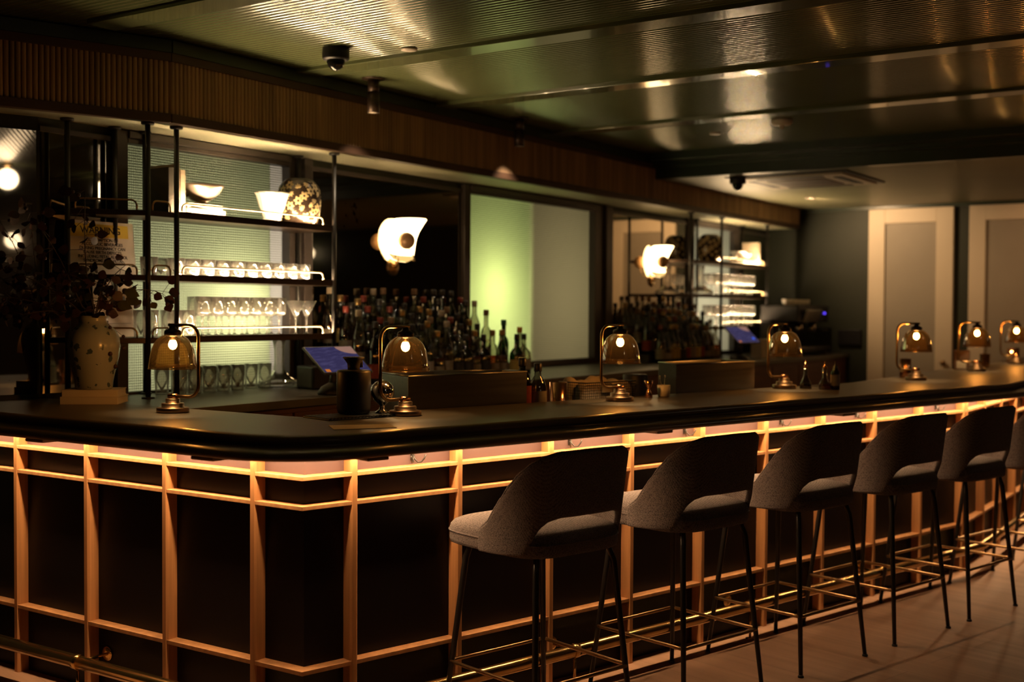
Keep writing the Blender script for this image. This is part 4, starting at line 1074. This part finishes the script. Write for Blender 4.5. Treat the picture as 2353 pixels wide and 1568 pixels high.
shk = thing('chrome_globe', 'small polished chrome globe on a flared foot beside the black flask', 'bar tool', RP(0.478, 0.235, BAR_Z + 0.0085))
MB().lathe([(0.026, 0), (0.026, 0.003), (0.012, 0.012), (0.009, 0.025), (0.020, 0.036), (0.036, 0.048), (0.043, 0.066), (0.044, 0.078), (0.039, 0.098), (0.026, 0.112), (0.008, 0.119), (0.0005, 0.12)], 32).build('globe', M_chrome, shk)
mn = [(0.10, 0.0), (0.28, -0.085), (0.235, -0.195), (0.04, -0.125)]
tag(MB().prism([(RP(*p).x, RP(*p).y) for p in mn[::-1]], BAR_Z + 0.0002, BAR_Z + 0.0022).build('menu_card', M_paper), 'pale paper menu lying on the counter at the bar corner', 'menu')
# items on the work deck
c = ('wine', 'brown', 'dark', 'black', 'red')
bottle(*c, 'dark bottle with red label standing behind the counter right of near bin', RP(1.345, 0.44, 0.92), 'bottles on the work deck')
c = ('wine', 'clear', 'clear', 'black', 'white')
bottle(*c, 'bottle with tall white label beside the red labelled bottle', RP(1.425, 0.43, 0.895), 'bottles on the work deck')
cp = thing('copper_cup', 'shiny straight copper cup behind the counter near the towel basket', 'cup', RP(1.555, 0.44, 0.92))
MB().lathe([(0.034, 0), (0.036, 0.003), (0.039, 0.222), (0.0375, 0.222), (0.034, 0.02), (0.0005, 0.018)], 28).build('cup_body', M_copper, cp)
bs = thing('wire_basket', 'wire mesh basket of folded towels behind the counter', 'basket', RP(1.83, 0.47, 0.92), -ALPHA)
wb = MB()
X0, X1, Y0, Y1, H = -0.16, 0.16, -0.085, 0.085, 0.215
for k in range(19):
    z = 0.0 + H * k / 18 * 1.0
    wb.tube([(X0, Y0, z), (X1, Y0, z), (X1, Y1, z), (X0, Y1, z)], 0.0011, 5, True)
for k in range(27):
    x = X0 + (X1 - X0) * k / 26
    for y in (Y0, Y1): wb.tube([(x, y, 0), (x, y, H)], 0.0011, 5)
for k in range(15):
    y = Y0 + (Y1 - Y0) * k / 14
    for x in (X0, X1): wb.tube([(x, y, 0), (x, y, H)], 0.0011, 5)
wb.build('wire_mesh', M_black, bs)
MB().tube([(X0, Y0, H), (X1, Y0, H), (X1, Y1, H), (X0, Y1, H)], 0.003, 8, True).build('top_rim', M_black, bs)
fp = MB().box((-0.06, Y0 - 0.004, H - 0.045), (0.0, Y0 - 0.002, H - 0.012)); fp.build('label_holder', M_labcream, bs)
MB().box((-0.062, Y0 - 0.0045, H - 0.010), (0.002, Y0 - 0.002, H - 0.006)).build('label_clip', M_black, bs)
for k, (y, z, h) in enumerate(((-0.04, 0.005, 0.212), (0.04, 0.005, 0.228))):
    tw = thing('folded_towel', 'folded beige towel in wire basket, %s' % ('front one', 'back one rising higher')[k], 'towel', RP(1.83, 0.47, 0.92) + NR * y, -ALPHA, 'towels in the basket')
    mb = MB(); n_ = 22; vs = []; fs = []
    for i in range(n_ + 1):
        x = -0.15 + 0.30 * i / n_; top_ = h + 0.010 * math.sin(i * 0.45 + k * 2) + 0.004 * math.sin(i * 1.3)
        for q in range(9):
            a = PI * q / 8; vs.append((x, 0.034 * math.cos(a), z + (top_ - z - 0.03) + 0.03 * math.sin(a)))
        vs += [(x, -0.034, z), (x, 0.034, z)]
    for i in range(n_):
        for q in range(11):
            l = (q + 1) % 11; fs.append((i * 11 + q, (i + 1) * 11 + q, (i + 1) * 11 + l, i * 11 + l))
    fs += [tuple(range(11)), tuple(n_ * 11 + q for q in range(10, -1, -1))]
    mb.add(vs, fs, True); mb.build('cloth', M_towel, tw)
dkb = thing('dark_canister', 'dark cylindrical canister behind the third lamp', 'canister', RP(2.07, 0.46, 0.92))
MB().lathe([(0.055, 0), (0.058, 0.004), (0.058, 0.235), (0.052, 0.24), (0.0005, 0.24)], 28).build('body', M_blackplastic, dkb)
jg = thing('jigger', 'double ended copper jigger standing on the counter by the third lamp', 'jigger', RP(1.915, 0.235, BAR_Z))
MB().lathe([(0.0165, 0), (0.018, 0.002), (0.010, 0.030), (0.0055, 0.036), (0.0055, 0.040), (0.012, 0.048), (0.021, 0.076), (0.0195, 0.076), (0.0105, 0.050), (0.0005, 0.046)], 28).build('jigger_body', M_copper, jg)
mg = thing('ceramic_pot', 'small white pot holding bar spoons beside the copper jigger', 'pot', RP(2.015, 0.235, BAR_Z))
MB().lathe([(0.022, 0), (0.026, 0.003), (0.030, 0.052), (0.0285, 0.052), (0.0245, 0.006), (0.0005, 0.005)], 28).build('pot_body', M_white, mg)
for k, (dx, dy, lb_) in enumerate(((-0.026, 0.006, 'left leaning'), (0.024, 0.008, 'right leaning'))):
    sp = thing('bar_spoon', 'steel bar spoon in the white pot, %s' % lb_, 'spoon', RP(2.015, 0.235, BAR_Z + 0.006))
    MB().tube([(0, 0, 0.004), (dx, dy, 0.075)], 0.0014, 6).sphere((dx * 1.1, dy * 1.1, 0.082), 0.007, 10, 6, (1, 0.4, 1.3)).build('spoon_body', M_steel, sp)
# bitters bottles
def dasher(label, s, n, prof_, lm, gm, capm, h):
    t = thing('bitters_bottle', label, 'bottle', RP(s, n, BAR_Z), 0)
    MB().lathe(prof_, 24).build('glass_body', gm, t)
    r0 = prof_[1][0] - 0.003
    MB().lathe([(r0, 0.004), (prof_[2][0] - 0.003, prof_[2][1] * 0.95), (0.001, prof_[2][1])], 20).build('liquid', lm, t)
    MB().lathe([(0.010, h), (0.010, h + 0.010), (0.004, h + 0.016), (0.0028, h + 0.038)], 14).build('dasher_top', capm, t)
    return t
dasher('clear flared bitters flask with dark liquid beside the fourth lamp', 3.005, 0.17, [(0.028, 0), (0.030, 0.003), (0.027, 0.03), (0.012, 0.062), (0.0095, 0.075), (0.0095, 0.105)], M_liqdark, M_bottleclear, M_copper, 0.105)
dasher('round bitters bottle of bright red liquid', 3.03, 0.075, [(0.026, 0), (0.030, 0.005), (0.030, 0.030), (0.018, 0.05), (0.012, 0.06), (0.012, 0.105)], M_liqred, M_bottleclear, M_copper, 0.105)
d3 = dasher('dark bitters bottle with white label, rightmost of three', 3.075, 0.045, [(0.021, 0), (0.022, 0.003), (0.022, 0.085), (0.012, 0.10), (0.011, 0.105), (0.011, 0.118)], M_liqdark, M_bottlebrown, M_capblack, 0.105)
MB().lathe_open([(0.0226, 0.02), (0.0226, 0.075)], 20).build('label', M_labwhite, d3)

# speaker, tablets
spk = thing('small_speaker', 'small black boxy speaker on the back counter below the lit shelves', 'speaker', (1.53, 1.385, BACK_Z), -0.35)
MB().box((-0.06, -0.10, 0), (0.06, 0.085, 0.112)).build('body', M_blackplastic, spk, 0.008)
MB().box((-0.062, -0.085, 0.012), (-0.0605, 0.07, 0.10)).build('grille', M_bookdark, spk)
def tablet(label, bl, u, h_, tilt_, wdt, hgt, base_z):
    t = thing('till_tablet', label, 'tablet', (bl + u * wdt / 2 + h_ * 0.07) * 1.0)
    t.location.z = base_z; O = t.location
    w = h_ * math.cos(tilt_) + U * math.sin(tilt_); nn = u.cross(w)
    M = Matrix(((u.x, w.x, nn.x, bl.x), (u.y, w.y, nn.y, bl.y), (u.z, w.z, nn.z, bl.z), (0, 0, 0, 1)))
    MB().box((-0.008, -0.008, -0.012), (wdt + 0.008, hgt + 0.008, -0.001), M).build('casing', M_steel, t, 0.003, O)
    MB().box((0, 0, -0.0012), (wdt, hgt, 0.0006), M).build('screen', M_screen, t, 0, O)
    MB().box((0.01, 0.0, 0.0007), (0.035, 0.018, 0.0012), M).build('orange_button', M_screenorange, t, 0, O)
    MB().box((wdt - 0.055, 0.03, 0.0007), (wdt - 0.025, 0.052, 0.0012), M).build('blue_button', M_screenblue, t, 0, O)
    n_ = 14; pl = [(wdt, hgt)] + [(wdt - 0.10 * math.cos(PI / 2 * i / n_), hgt - 0.055 * math.sin(PI / 2 * i / n_)) for i in range(n_ + 1)]
    MB().prism(pl, 0.0007, 0.0011, M).build('tan_corner', M_screenpink, t, 0, O)
    c_ = bl + u * wdt / 2 + w * hgt * 0.45 - nn * 0.012
    f_ = Vector((c_.x, c_.y, base_z)) - nn * 0.05
    f_.z = base_z
    MB().tube([c_, c_.lerp(f_, 0.4) - nn * 0.03, f_ + U * 0.03], [0.03, 0.022, 0.03], 14).lathe([(0.075, 0), (0.078, 0.006), (0.06, 0.035), (0.025, 0.055)], 28, Matrix.Translation(f_)).build('stand', M_blackplastic, t, 0, O)
    return t
tablet('lit till tablet with violet screen on a black stand', Vector((1.130, 0.945, 1.174)), Vector((0.990, -0.139, 0)), Vector((0.139, 0.990, 0)), math.radians(36), 0.27, 0.180, BACK_Z)
tablet('dim till tablet far down the back counter', Vector((5.95, 1.02, 1.215)), Vector((0.966, -0.259, 0)), Vector((0.259, 0.966, 0)), math.radians(40), 0.26, 0.185, BACK_Z)
rd = thing('paper_tray', 'pale paper pad holder beside the far till tablet', 'paper holder', (6.78, 1.15, BACK_Z), -0.3)
MB().box((-0.10, -0.06, 0), (0.10, 0.06, 0.16)).build('pad', M_paper, rd, 0.004)
# espresso machine
es = thing('espresso_machine', 'dark espresso machine with cups on top in the far corner', 'espresso machine', (7.79, 1.235, BACK_Z), 0)
mb = MB().box((-0.40, -0.16, 0.30), (0.40, 0.20, 0.455)).box((-0.40, 0.06, 0.07), (0.40, 0.20, 0.30)).box((-0.40, -0.20, 0.03), (0.40, 0.20, 0.075))
mb.build('body', M_blackplastic, es, 0.012)
MB().add([(-0.30, -0.165, 0.30), (0.10, -0.165, 0.30), (0.10, -0.21, 0.41), (-0.30, -0.21, 0.41), (-0.30, -0.155, 0.30), (0.10, -0.155, 0.30), (0.10, -0.195, 0.42), (-0.30, -0.195, 0.42)], [(0, 1, 2, 3), (7, 6, 5, 4), (0, 4, 5, 1), (1, 5, 6, 2), (2, 6, 7, 3), (3, 7, 4, 0)]).build('front_panel', M_espresso, es, 0.004)
for gx in (-0.2, 0.15):
    MB().lathe([(0.034, 0.225), (0.036, 0.23), (0.036, 0.30)], 20, Matrix.Translation((gx, -0.09, 0))).build('group_head', M_espresso, es)
    MB().tube([(gx, -0.09, 0.235), (gx, -0.24, 0.225)], 0.011, 10).build('portafilter_handle', M_capblack, es)
MB().box((-0.36, -0.18, 0.0755), (0.36, 0.05, 0.08)).build('drip_tray', M_espresso, es)
MB().box((0.26, -0.167, 0.375), (0.275, -0.1605, 0.392)).box((0.282, -0.167, 0.375), (0.297, -0.1605, 0.392)).build('display_digits', M_bluedot, es)
for fx in (-0.36, 0.36):
    for fy in (-0.15, 0.15): MB().lathe([(0.018, 0), (0.018, 0.031)], 12, Matrix.Translation((fx, fy, 0))).build('foot', M_espresso, es)
P_ = [None]
def espcup(lab, p):
    t = thing('espresso_cup', lab, 'cup', p, 0, 'cups on the espresso machine')
    MB().lathe([(0.024, 0), (0.028, 0.004), (0.036, 0.055), (0.0345, 0.055), (0.026, 0.008), (0.0005, 0.007)], 20).build('cup_body', M_white, t); return t
row(P_, espcup, [(7.46 + 0.105 * k, 1.22, BACK_Z + 0.455) for k in range(6)], ['white cup on top of the espresso machine, %s from left' % ORD[k] for k in range(6)])

# ------------------------------------------------------------------ things on the far bar stretch
def votive(lab, loc):
    t = thing('fluted_copper_votive', lab, 'candle holder', loc)
    MB().lathe([(0.030, 0), (0.032, 0.004), (0.032, 0.112), (0.030, 0.112), (0.029, 0.012), (0.0005, 0.010)], 48, None, True, lambda a, z: 1 + 0.03 * math.cos(12 * a)).build('holder_body', M_copper, t); return t
votive('fluted copper votive standing left behind the lamp at the pale door', (4.33, -0.72, BAR_Z))
votive('fluted copper votive at the far right end of the bar, left one', (6.98, -0.79, BAR_Z + 0.0))
votive('fluted copper votive at the far right end of the bar, right one', (7.18, -0.78, BAR_Z + 0.0))
bxm = thing('menu_stand', 'dark menu box standing between the far lamps', 'menu holder', (5.62, -0.74, BAR_Z), 0.2)
MB().box((-0.07, -0.05, 0), (0.07, 0.05, 0.13)).build('box_body', M_slatdark, bxm, 0.003)
MB().box((-0.072, -0.03, 0.01), (-0.0702, 0.03, 0.06)).build('paper_insert', M_labwhite, bxm)
pc = thing('amber_tumbler', 'small amber tumbler beside the far lamps', 'drinking glass', (6.22, -0.76, BAR_Z))
MB().lathe([(0.030, 0), (0.034, 0.004), (0.036, 0.09), (0.0345, 0.09), (0.031, 0.01), (0.0005, 0.009)], 24).build('glass_body', M_amberglass, pc)

# ------------------------------------------------------------------ wall sconces
def sconce(label, x):
    t = thing('wall_sconce', label, 'wall lamp', (x, WALL_Y - 0.01, 1.86)); O = t.location
    # wall plate and arm
    MB().lathe([(0.05, 0), (0.05, 0.006), (0.046, 0.010), (0.010, 0.012)], 28, Matrix.Translation((x - 0.02, WALL_Y - 0.009, 1.705)) @ Matrix.Rotation(PI / 2, 4, 'X')).build('wall_plate', M_agedbrass, t, 0, O)
    MB().tube([(x - 0.02, WALL_Y - 0.02, 1.705), (x - 0.02, WALL_Y - 0.035, 1.705), (x - 0.02, WALL_Y - 0.045, 1.72), (x - 0.02, WALL_Y - 0.046, 1.76)], 0.006, 10).build('arm', M_agedbrass, t, 0, O)
    # curled opal disc: round at the left against the wall, a sweeping bite at the right, tip curling forward
    out = [(0.153, 0.127), (0.130, 0.088), (0.111, 0.053), (0.101, 0.026), (0.094, 0.001), (0.088, -0.040), (0.082, -0.084), (0.072, -0.108), (0.035, -0.126), (-0.016, -0.122), (-0.055, -0.11), (-0.097, -0.075), (-0.124, -0.041), (-0.135, -0.003), (-0.132, 0.026), (-0.124, 0.057), (-0.105, 0.083), (-0.081, 0.104), (-0.053, 0.119), (-0.023, 0.128), (0.02, 0.133), (0.053, 0.135), (0.090, 0.136), (0.119, 0.136), (0.145, 0.134)]
    cx_, cz_ = -0.02, 0.01; rings = 7; vs = []; fs = []; n_ = len(out)
    def dep(u, w):
        f_ = (u + 0.135) / 0.288
        return 0.02 + 0.10 * f_ - 0.022 * math.sin(PI * min(1, max(0, f_)))
    for side in (0, -0.006):
        for k in range(rings + 1):
            f_ = 1 - k / rings
            for (u, w) in out:
                a, b = cx_ + (u - cx_) * f_, cz_ + (w - cz_) * f_
                vs.append((x + a, WALL_Y - dep(a, b) - side - 0.004, 1.86 + b))
    for sd in range(2):
        b0 = sd * (rings + 1) * n_
        for k in range(rings):
            for i in range(n_):
                j = (i + 1) % n_; q = (b0 + k * n_ + i, b0 + k * n_ + j, b0 + (k + 1) * n_ + j, b0 + (k + 1) * n_ + i)
                fs.append(q if sd == 0 else q[::-1])
    b1 = (rings + 1) * n_
    for i in range(n_):
        j = (i + 1) % n_; fs.append((i, b1 + i, b1 + j, j))
    MB().add(vs, fs, True).build('opal_shade', M_opal, t, 0, O)
    fold = [(0.078, -0.088), (0.072, -0.108), (0.035, -0.126), (-0.016, -0.122), (-0.055, -0.11), (-0.097, -0.075), (-0.06, -0.082), (-0.01, -0.088), (0.04, -0.089)]
    vf = [(x + u, WALL_Y - dep(u, w) - 0.011 - q, 1.86 + w) for q in (0.0, -0.004) for u, w in fold]; nf = len(fold)
    MB().add(vf, [tuple(range(nf)), tuple(range(2 * nf - 1, nf - 1, -1))] + [(i, (i + 1) % nf, nf + (i + 1) % nf, nf + i) for i in range(nf)]).build('lower_fold', M_opaldim, t, 0, O)
    MB().sphere((x - 0.022, WALL_Y - 0.112, 1.856), 0.050, 24, 16).build('ball', M_ballcopper, t, 0, O)
    MB().tube([(x - 0.010, WALL_Y - 0.118, 1.815), (x + 0.040, WALL_Y - 0.122, 1.757), (x + 0.058, WALL_Y - 0.112, 1.742), (x + 0.062, WALL_Y - 0.085, 1.746)], 0.0035, 8).build('ball_stem', M_agedbrass, t, 0, O)
    MB().lathe([(0.006, 0), (0.006, 0.004), (0.003, 0.006)], 12, Matrix.Translation((x - 0.05, WALL_Y - 0.050, 1.765)) @ Matrix.Rotation(PI / 2, 4, 'X')).build('screw', M_agedbrass, t, 0, O)
    return t
sconce('glowing curled opal sconce left of the middle window', 2.60)
sconce('glowing curled opal sconce right of the middle window', 5.89)

# ------------------------------------------------------------------ ceiling fixtures
def dome_cam(label, x, y, z):
    t = thing('dome_camera', label, 'security camera', (x, y, z))
    MB().lathe([(0.058, 0), (0.060, -0.004), (0.060, -0.045), (0.056, -0.052), (0.040, -0.055)], 32).build('housing', M_blackplastic, t)
    MB().lathe([(0.041, -0.052), (0.040, -0.064), (0.030, -0.086), (0.016, -0.097), (0.0005, -0.100)], 28).build('dome', principled('dome_smoked', (0.01, 0.01, 0.01), 0.05), t)
dome_cam('black dome security camera on the ribbed ceiling', 1.17, 0.922, 2.6185)
dome_cam('black dome security camera on the low ceiling by the air vent', 5.42, 0.82, 2.45)
for lab, (x, y) in (('round cover plate on the ribbed ceiling beside the dome camera', (1.346, 0.646)), ('round cover plate on the ceiling left of the smoke detector', (4.371, 0.533))):
    t = thing('cover_plate', lab, 'ceiling plate', (x, y, 2.6185)); MB().lathe([(0.034, 0), (0.036, -0.003), (0.035, -0.009), (0.0005, -0.010)], 28).build('plate', M_smoke, t)
sd = thing('smoke_detector', 'pale round smoke detector on the dark ceiling', 'smoke detector', (4.10, -0.027, 2.6185))
MB().lathe([(0.062, 0), (0.064, -0.004), (0.062, -0.020), (0.050, -0.032), (0.0005, -0.036)], 32).build('housing', M_smoke, sd)
MB().lathe([(0.016, -0.034), (0.014, -0.050), (0.008, -0.055), (0.0005, -0.056)], 16).build('sensor_tip', M_smoke, sd)
def canlight(label, x, y):
    t = thing('ceiling_spotlight', label, 'spotlight', (x, y, 2.6185))
    MB().lathe([(0.060, 0), (0.060, -0.004), (0.055, -0.006), (0.030, -0.007)], 32).build('ceiling_plate', M_bronze, t)
    MB().lathe([(0.028, -0.006), (0.028, -0.070)], 24).lathe([(0.031, -0.073), (0.031, -0.172), (0.0285, -0.1725), (0.0285, -0.168), (0.0005, -0.167)], 24).build('barrel', M_bronze, t)
    MB().lathe([(0.028, -0.171), (0.0005, -0.1712)], 24).build('lens', M_smoke, t)
canlight('dark cylindrical ceiling spotlight near the wood bulkhead, nearer one', 1.79, 1.233)
canlight('dark cylindrical ceiling spotlight near the wood bulkhead, farther one', 3.20, 1.285)
ac = thing('ceiling_air_unit', 'square ceiling air conditioning cassette on the low ceiling', 'air conditioner', (5.83, 0.45, 2.45))
MB().box((-0.41, -0.41, -0.022), (0.41, 0.41, -0.0005)).build('frame', M_smoke, ac, 0.006)
MB().box((-0.455, -0.455, -0.010), (0.455, 0.455, -0.0002)).build('painted_shadow_gap', M_blackplastic, ac)  # black plate painting in the shade around the frame
MB().box((-0.22, -0.22, -0.028), (0.22, 0.22, -0.0225)).build('grille', M_slatdark, ac, 0.003)
for a in range(4):
    MB().box((-0.25, -0.355, -0.0262), (0.25, -0.295, -0.0221), Matrix.Rotation(a * PI / 2, 4, 'Z')).build('louvre', M_blackplastic, ac, 0.002)
dl = thing('recessed_downlight', 'small lit recessed downlight on the low ceiling', 'downlight', (7.245, 0.925, 2.45))
MB().lathe([(0.045, -0.0005), (0.045, -0.005), (0.032, -0.007), (0.0005, -0.004)], 24).build('trim_ring', M_smoke, dl)
dl2 = thing('recessed_downlight', 'unseen recessed downlight on the low ceiling, assumed before the second pale door', 'downlight', (7.245, -1.20, 2.45))  # out of view, added for the light on the second door
MB().lathe([(0.045, -0.0005), (0.045, -0.005), (0.032, -0.007), (0.0005, -0.004)], 24).build('trim_ring', M_smoke, dl2)
pn = thing('wall_panel_box', 'small black box fixed to the dark green corner wall', 'control panel', (8.37, 0.93, 1.22))
MB().box((-0.01, -0.11, -0.072), (0.028, 0.11, 0.072)).build('box_body', M_blackplastic, pn, 0.004)

# ------------------------------------------------------------------ room lights seen in the mirrors
def globe(label, p, wallside=None):
    t = thing('globe_light', label, 'wall lamp' if wallside else 'ceiling lamp', p, 0)
    MB().sphere((0, 0, 0), 0.085 if not wallside else 0.08, 24, 14).build('opal_globe', M_opal3 if wallside else M_opal2, t)
    if wallside: MB().lathe([(0.05, 0), (0.05, 0.01), (0.02, 0.06)], 20, wallside).build('wall_mount', M_agedbrass, t)
    else: MB().lathe([(0.05, 2.618 - p[2]), (0.05, 2.61 - p[2]), (0.02, 2.60 - p[2]), (0.02, 0.07)], 20).build('ceiling_mount', M_agedbrass, t)
globe('glowing opal globe under the ceiling, mirrored at the far left edge', (-0.48, -3.3, 2.50))
globe('glowing opal globe under the ceiling, mirrored beside the left window', (3.85, -2.55, 2.48))
globe('glowing opal globe on the opposite wall, mirrored low at far left', (-0.74, -5.90, 2.14), Matrix.Translation((0, -0.098, 0)) @ Matrix.Rotation(-PI / 2, 4, 'X'))
globe('glowing opal globe on the far wall, mirrored beside the near sconce', (8.30, -4.36, 2.17), Matrix.Translation((0.098, 0, 0)) @ Matrix.Rotation(-PI / 2, 4, 'Y'))

# ------------------------------------------------------------------ unseen lamps added behind the windows to make the panes glow
def light(name, typ, loc, power, col, size=0.1, rot=None, sy=None):
    l = bpy.data.lights.new(name, typ); l.energy = power; l.color = col
    if typ == 'AREA':
        l.size = size
        if sy: l.shape = 'RECTANGLE'; l.size_y = sy
    else: l.shadow_soft_size = size
    o = bpy.data.objects.new(name, l); C.objects.link(o); o.location = loc
    if rot: o.rotation_euler = rot
    return o
light('pane_glow_lamp', 'POINT', (1.42, 2.06, 1.46), 6.0, (1.0, 0.96, 0.50), 0.06)
light('pane_glow_lamp', 'POINT', (0.85, 2.30, 1.40), 4.0, (1.0, 0.94, 0.60), 0.08)
light('pane_glow_lamp', 'POINT', (1.74, 2.35, 1.55), 12, (1.0, 0.80, 0.70), 0.12)
light('pane_glow_lamp', 'POINT', (3.68, 2.08, 1.62), 4.2, (0.90, 1.0, 0.36), 0.05)
light('pane_glow_lamp', 'POINT', (3.70, 2.35, 1.30), 9, (0.90, 1.0, 0.42), 0.10)
light('pane_glow_lamp', 'POINT', (4.6, 2.68, 1.60), 9, (1.0, 0.76, 0.44), 0.15)
light('pane_glow_lamp', 'POINT', (7.0, 2.45, 1.6), 14.0, (1.0, 0.85, 0.62), 0.12)
# the downlights that are lit: two over the pale doors, two spotlights by the bulkhead
def spot(loc, aim, power, col, deg, blend=0.6, size=0.02):
    d = Vector(aim) - Vector(loc)
    o = light('spotlight_beam', 'SPOT', loc, power, col, size, d.to_track_quat('-Z', 'Y').to_euler())
    o.data.spot_size = math.radians(deg); o.data.spot_blend = blend; return o
spot((7.245, 0.925, 2.435), (8.4, 0.50, 2.0), 70, (1.0, 0.64, 0.34), 88, 0.9)
spot((7.245, -1.20, 2.435), (8.4, -1.0, 1.9), 26, (1.0, 0.58, 0.30), 88, 0.9)  # beam of the assumed downlight out of view
spot((1.79, 1.233, 2.44), (2.0, 1.35, 1.0), 12, (1.0, 0.76, 0.5), 95)
spot((3.20, 1.285, 2.44), (3.3, 1.35, 1.0), 12, (1.0, 0.76, 0.5), 95)

# ------------------------------------------------------------------ world, camera, render settings
w = bpy.data.worlds.new('world'); sc.world = w; w.use_nodes = True
w.node_tree.nodes['Background'].inputs['Color'].default_value = (0.02, 0.016, 0.012, 1); w.node_tree.nodes['Background'].inputs['Strength'].default_value = 0.3

cam = bpy.data.cameras.new('camera'); co = bpy.data.objects.new('camera', cam); C.objects.link(co)
F, YAW, PITCH, ROLL = 2731.71, 0.590810, -0.025449, 0.005542
fw = Vector((math.cos(YAW) * math.cos(PITCH), math.sin(YAW) * math.cos(PITCH), math.sin(PITCH)))
rt = Vector((math.sin(YAW), -math.cos(YAW), 0)); up = rt.cross(fw)
r2 = rt * math.cos(ROLL) + up * math.sin(ROLL); u2 = -rt * math.sin(ROLL) + up * math.cos(ROLL)
co.matrix_world = Matrix(((r2.x, u2.x, -fw.x, -2.8147), (r2.y, u2.y, -fw.y, -2.7045), (r2.z, u2.z, -fw.z, 1.4531), (0, 0, 0, 1)))
cam.sensor_fit = 'HORIZONTAL'; cam.sensor_width = 36.0; cam.lens = 36.0 * F / 2353.0
cam.clip_start = 0.05; cam.clip_end = 60
cam.dof.use_dof = True; cam.dof.focus_distance = 4.3; cam.dof.aperture_fstop = 1.9; cam.dof.aperture_blades = 0
sc.camera = co
sc.view_settings.view_transform = 'Standard'; sc.view_settings.look = 'None'; sc.view_settings.exposure = 0.0; sc.view_settings.gamma = 1.0
sc.view_settings.use_curve_mapping = False
cy = sc.cycles
cy.use_denoising = True; cy.denoiser = 'OPENIMAGEDENOISE'
cy.max_bounces = 14; cy.transparent_max_bounces = 28; cy.transmission_bounces = 8; cy.glossy_bounces = 5; cy.diffuse_bounces = 4
cy.sample_clamp_indirect = 4.0; cy.caustics_reflective = False; cy.caustics_refractive = False; cy.use_light_tree = True
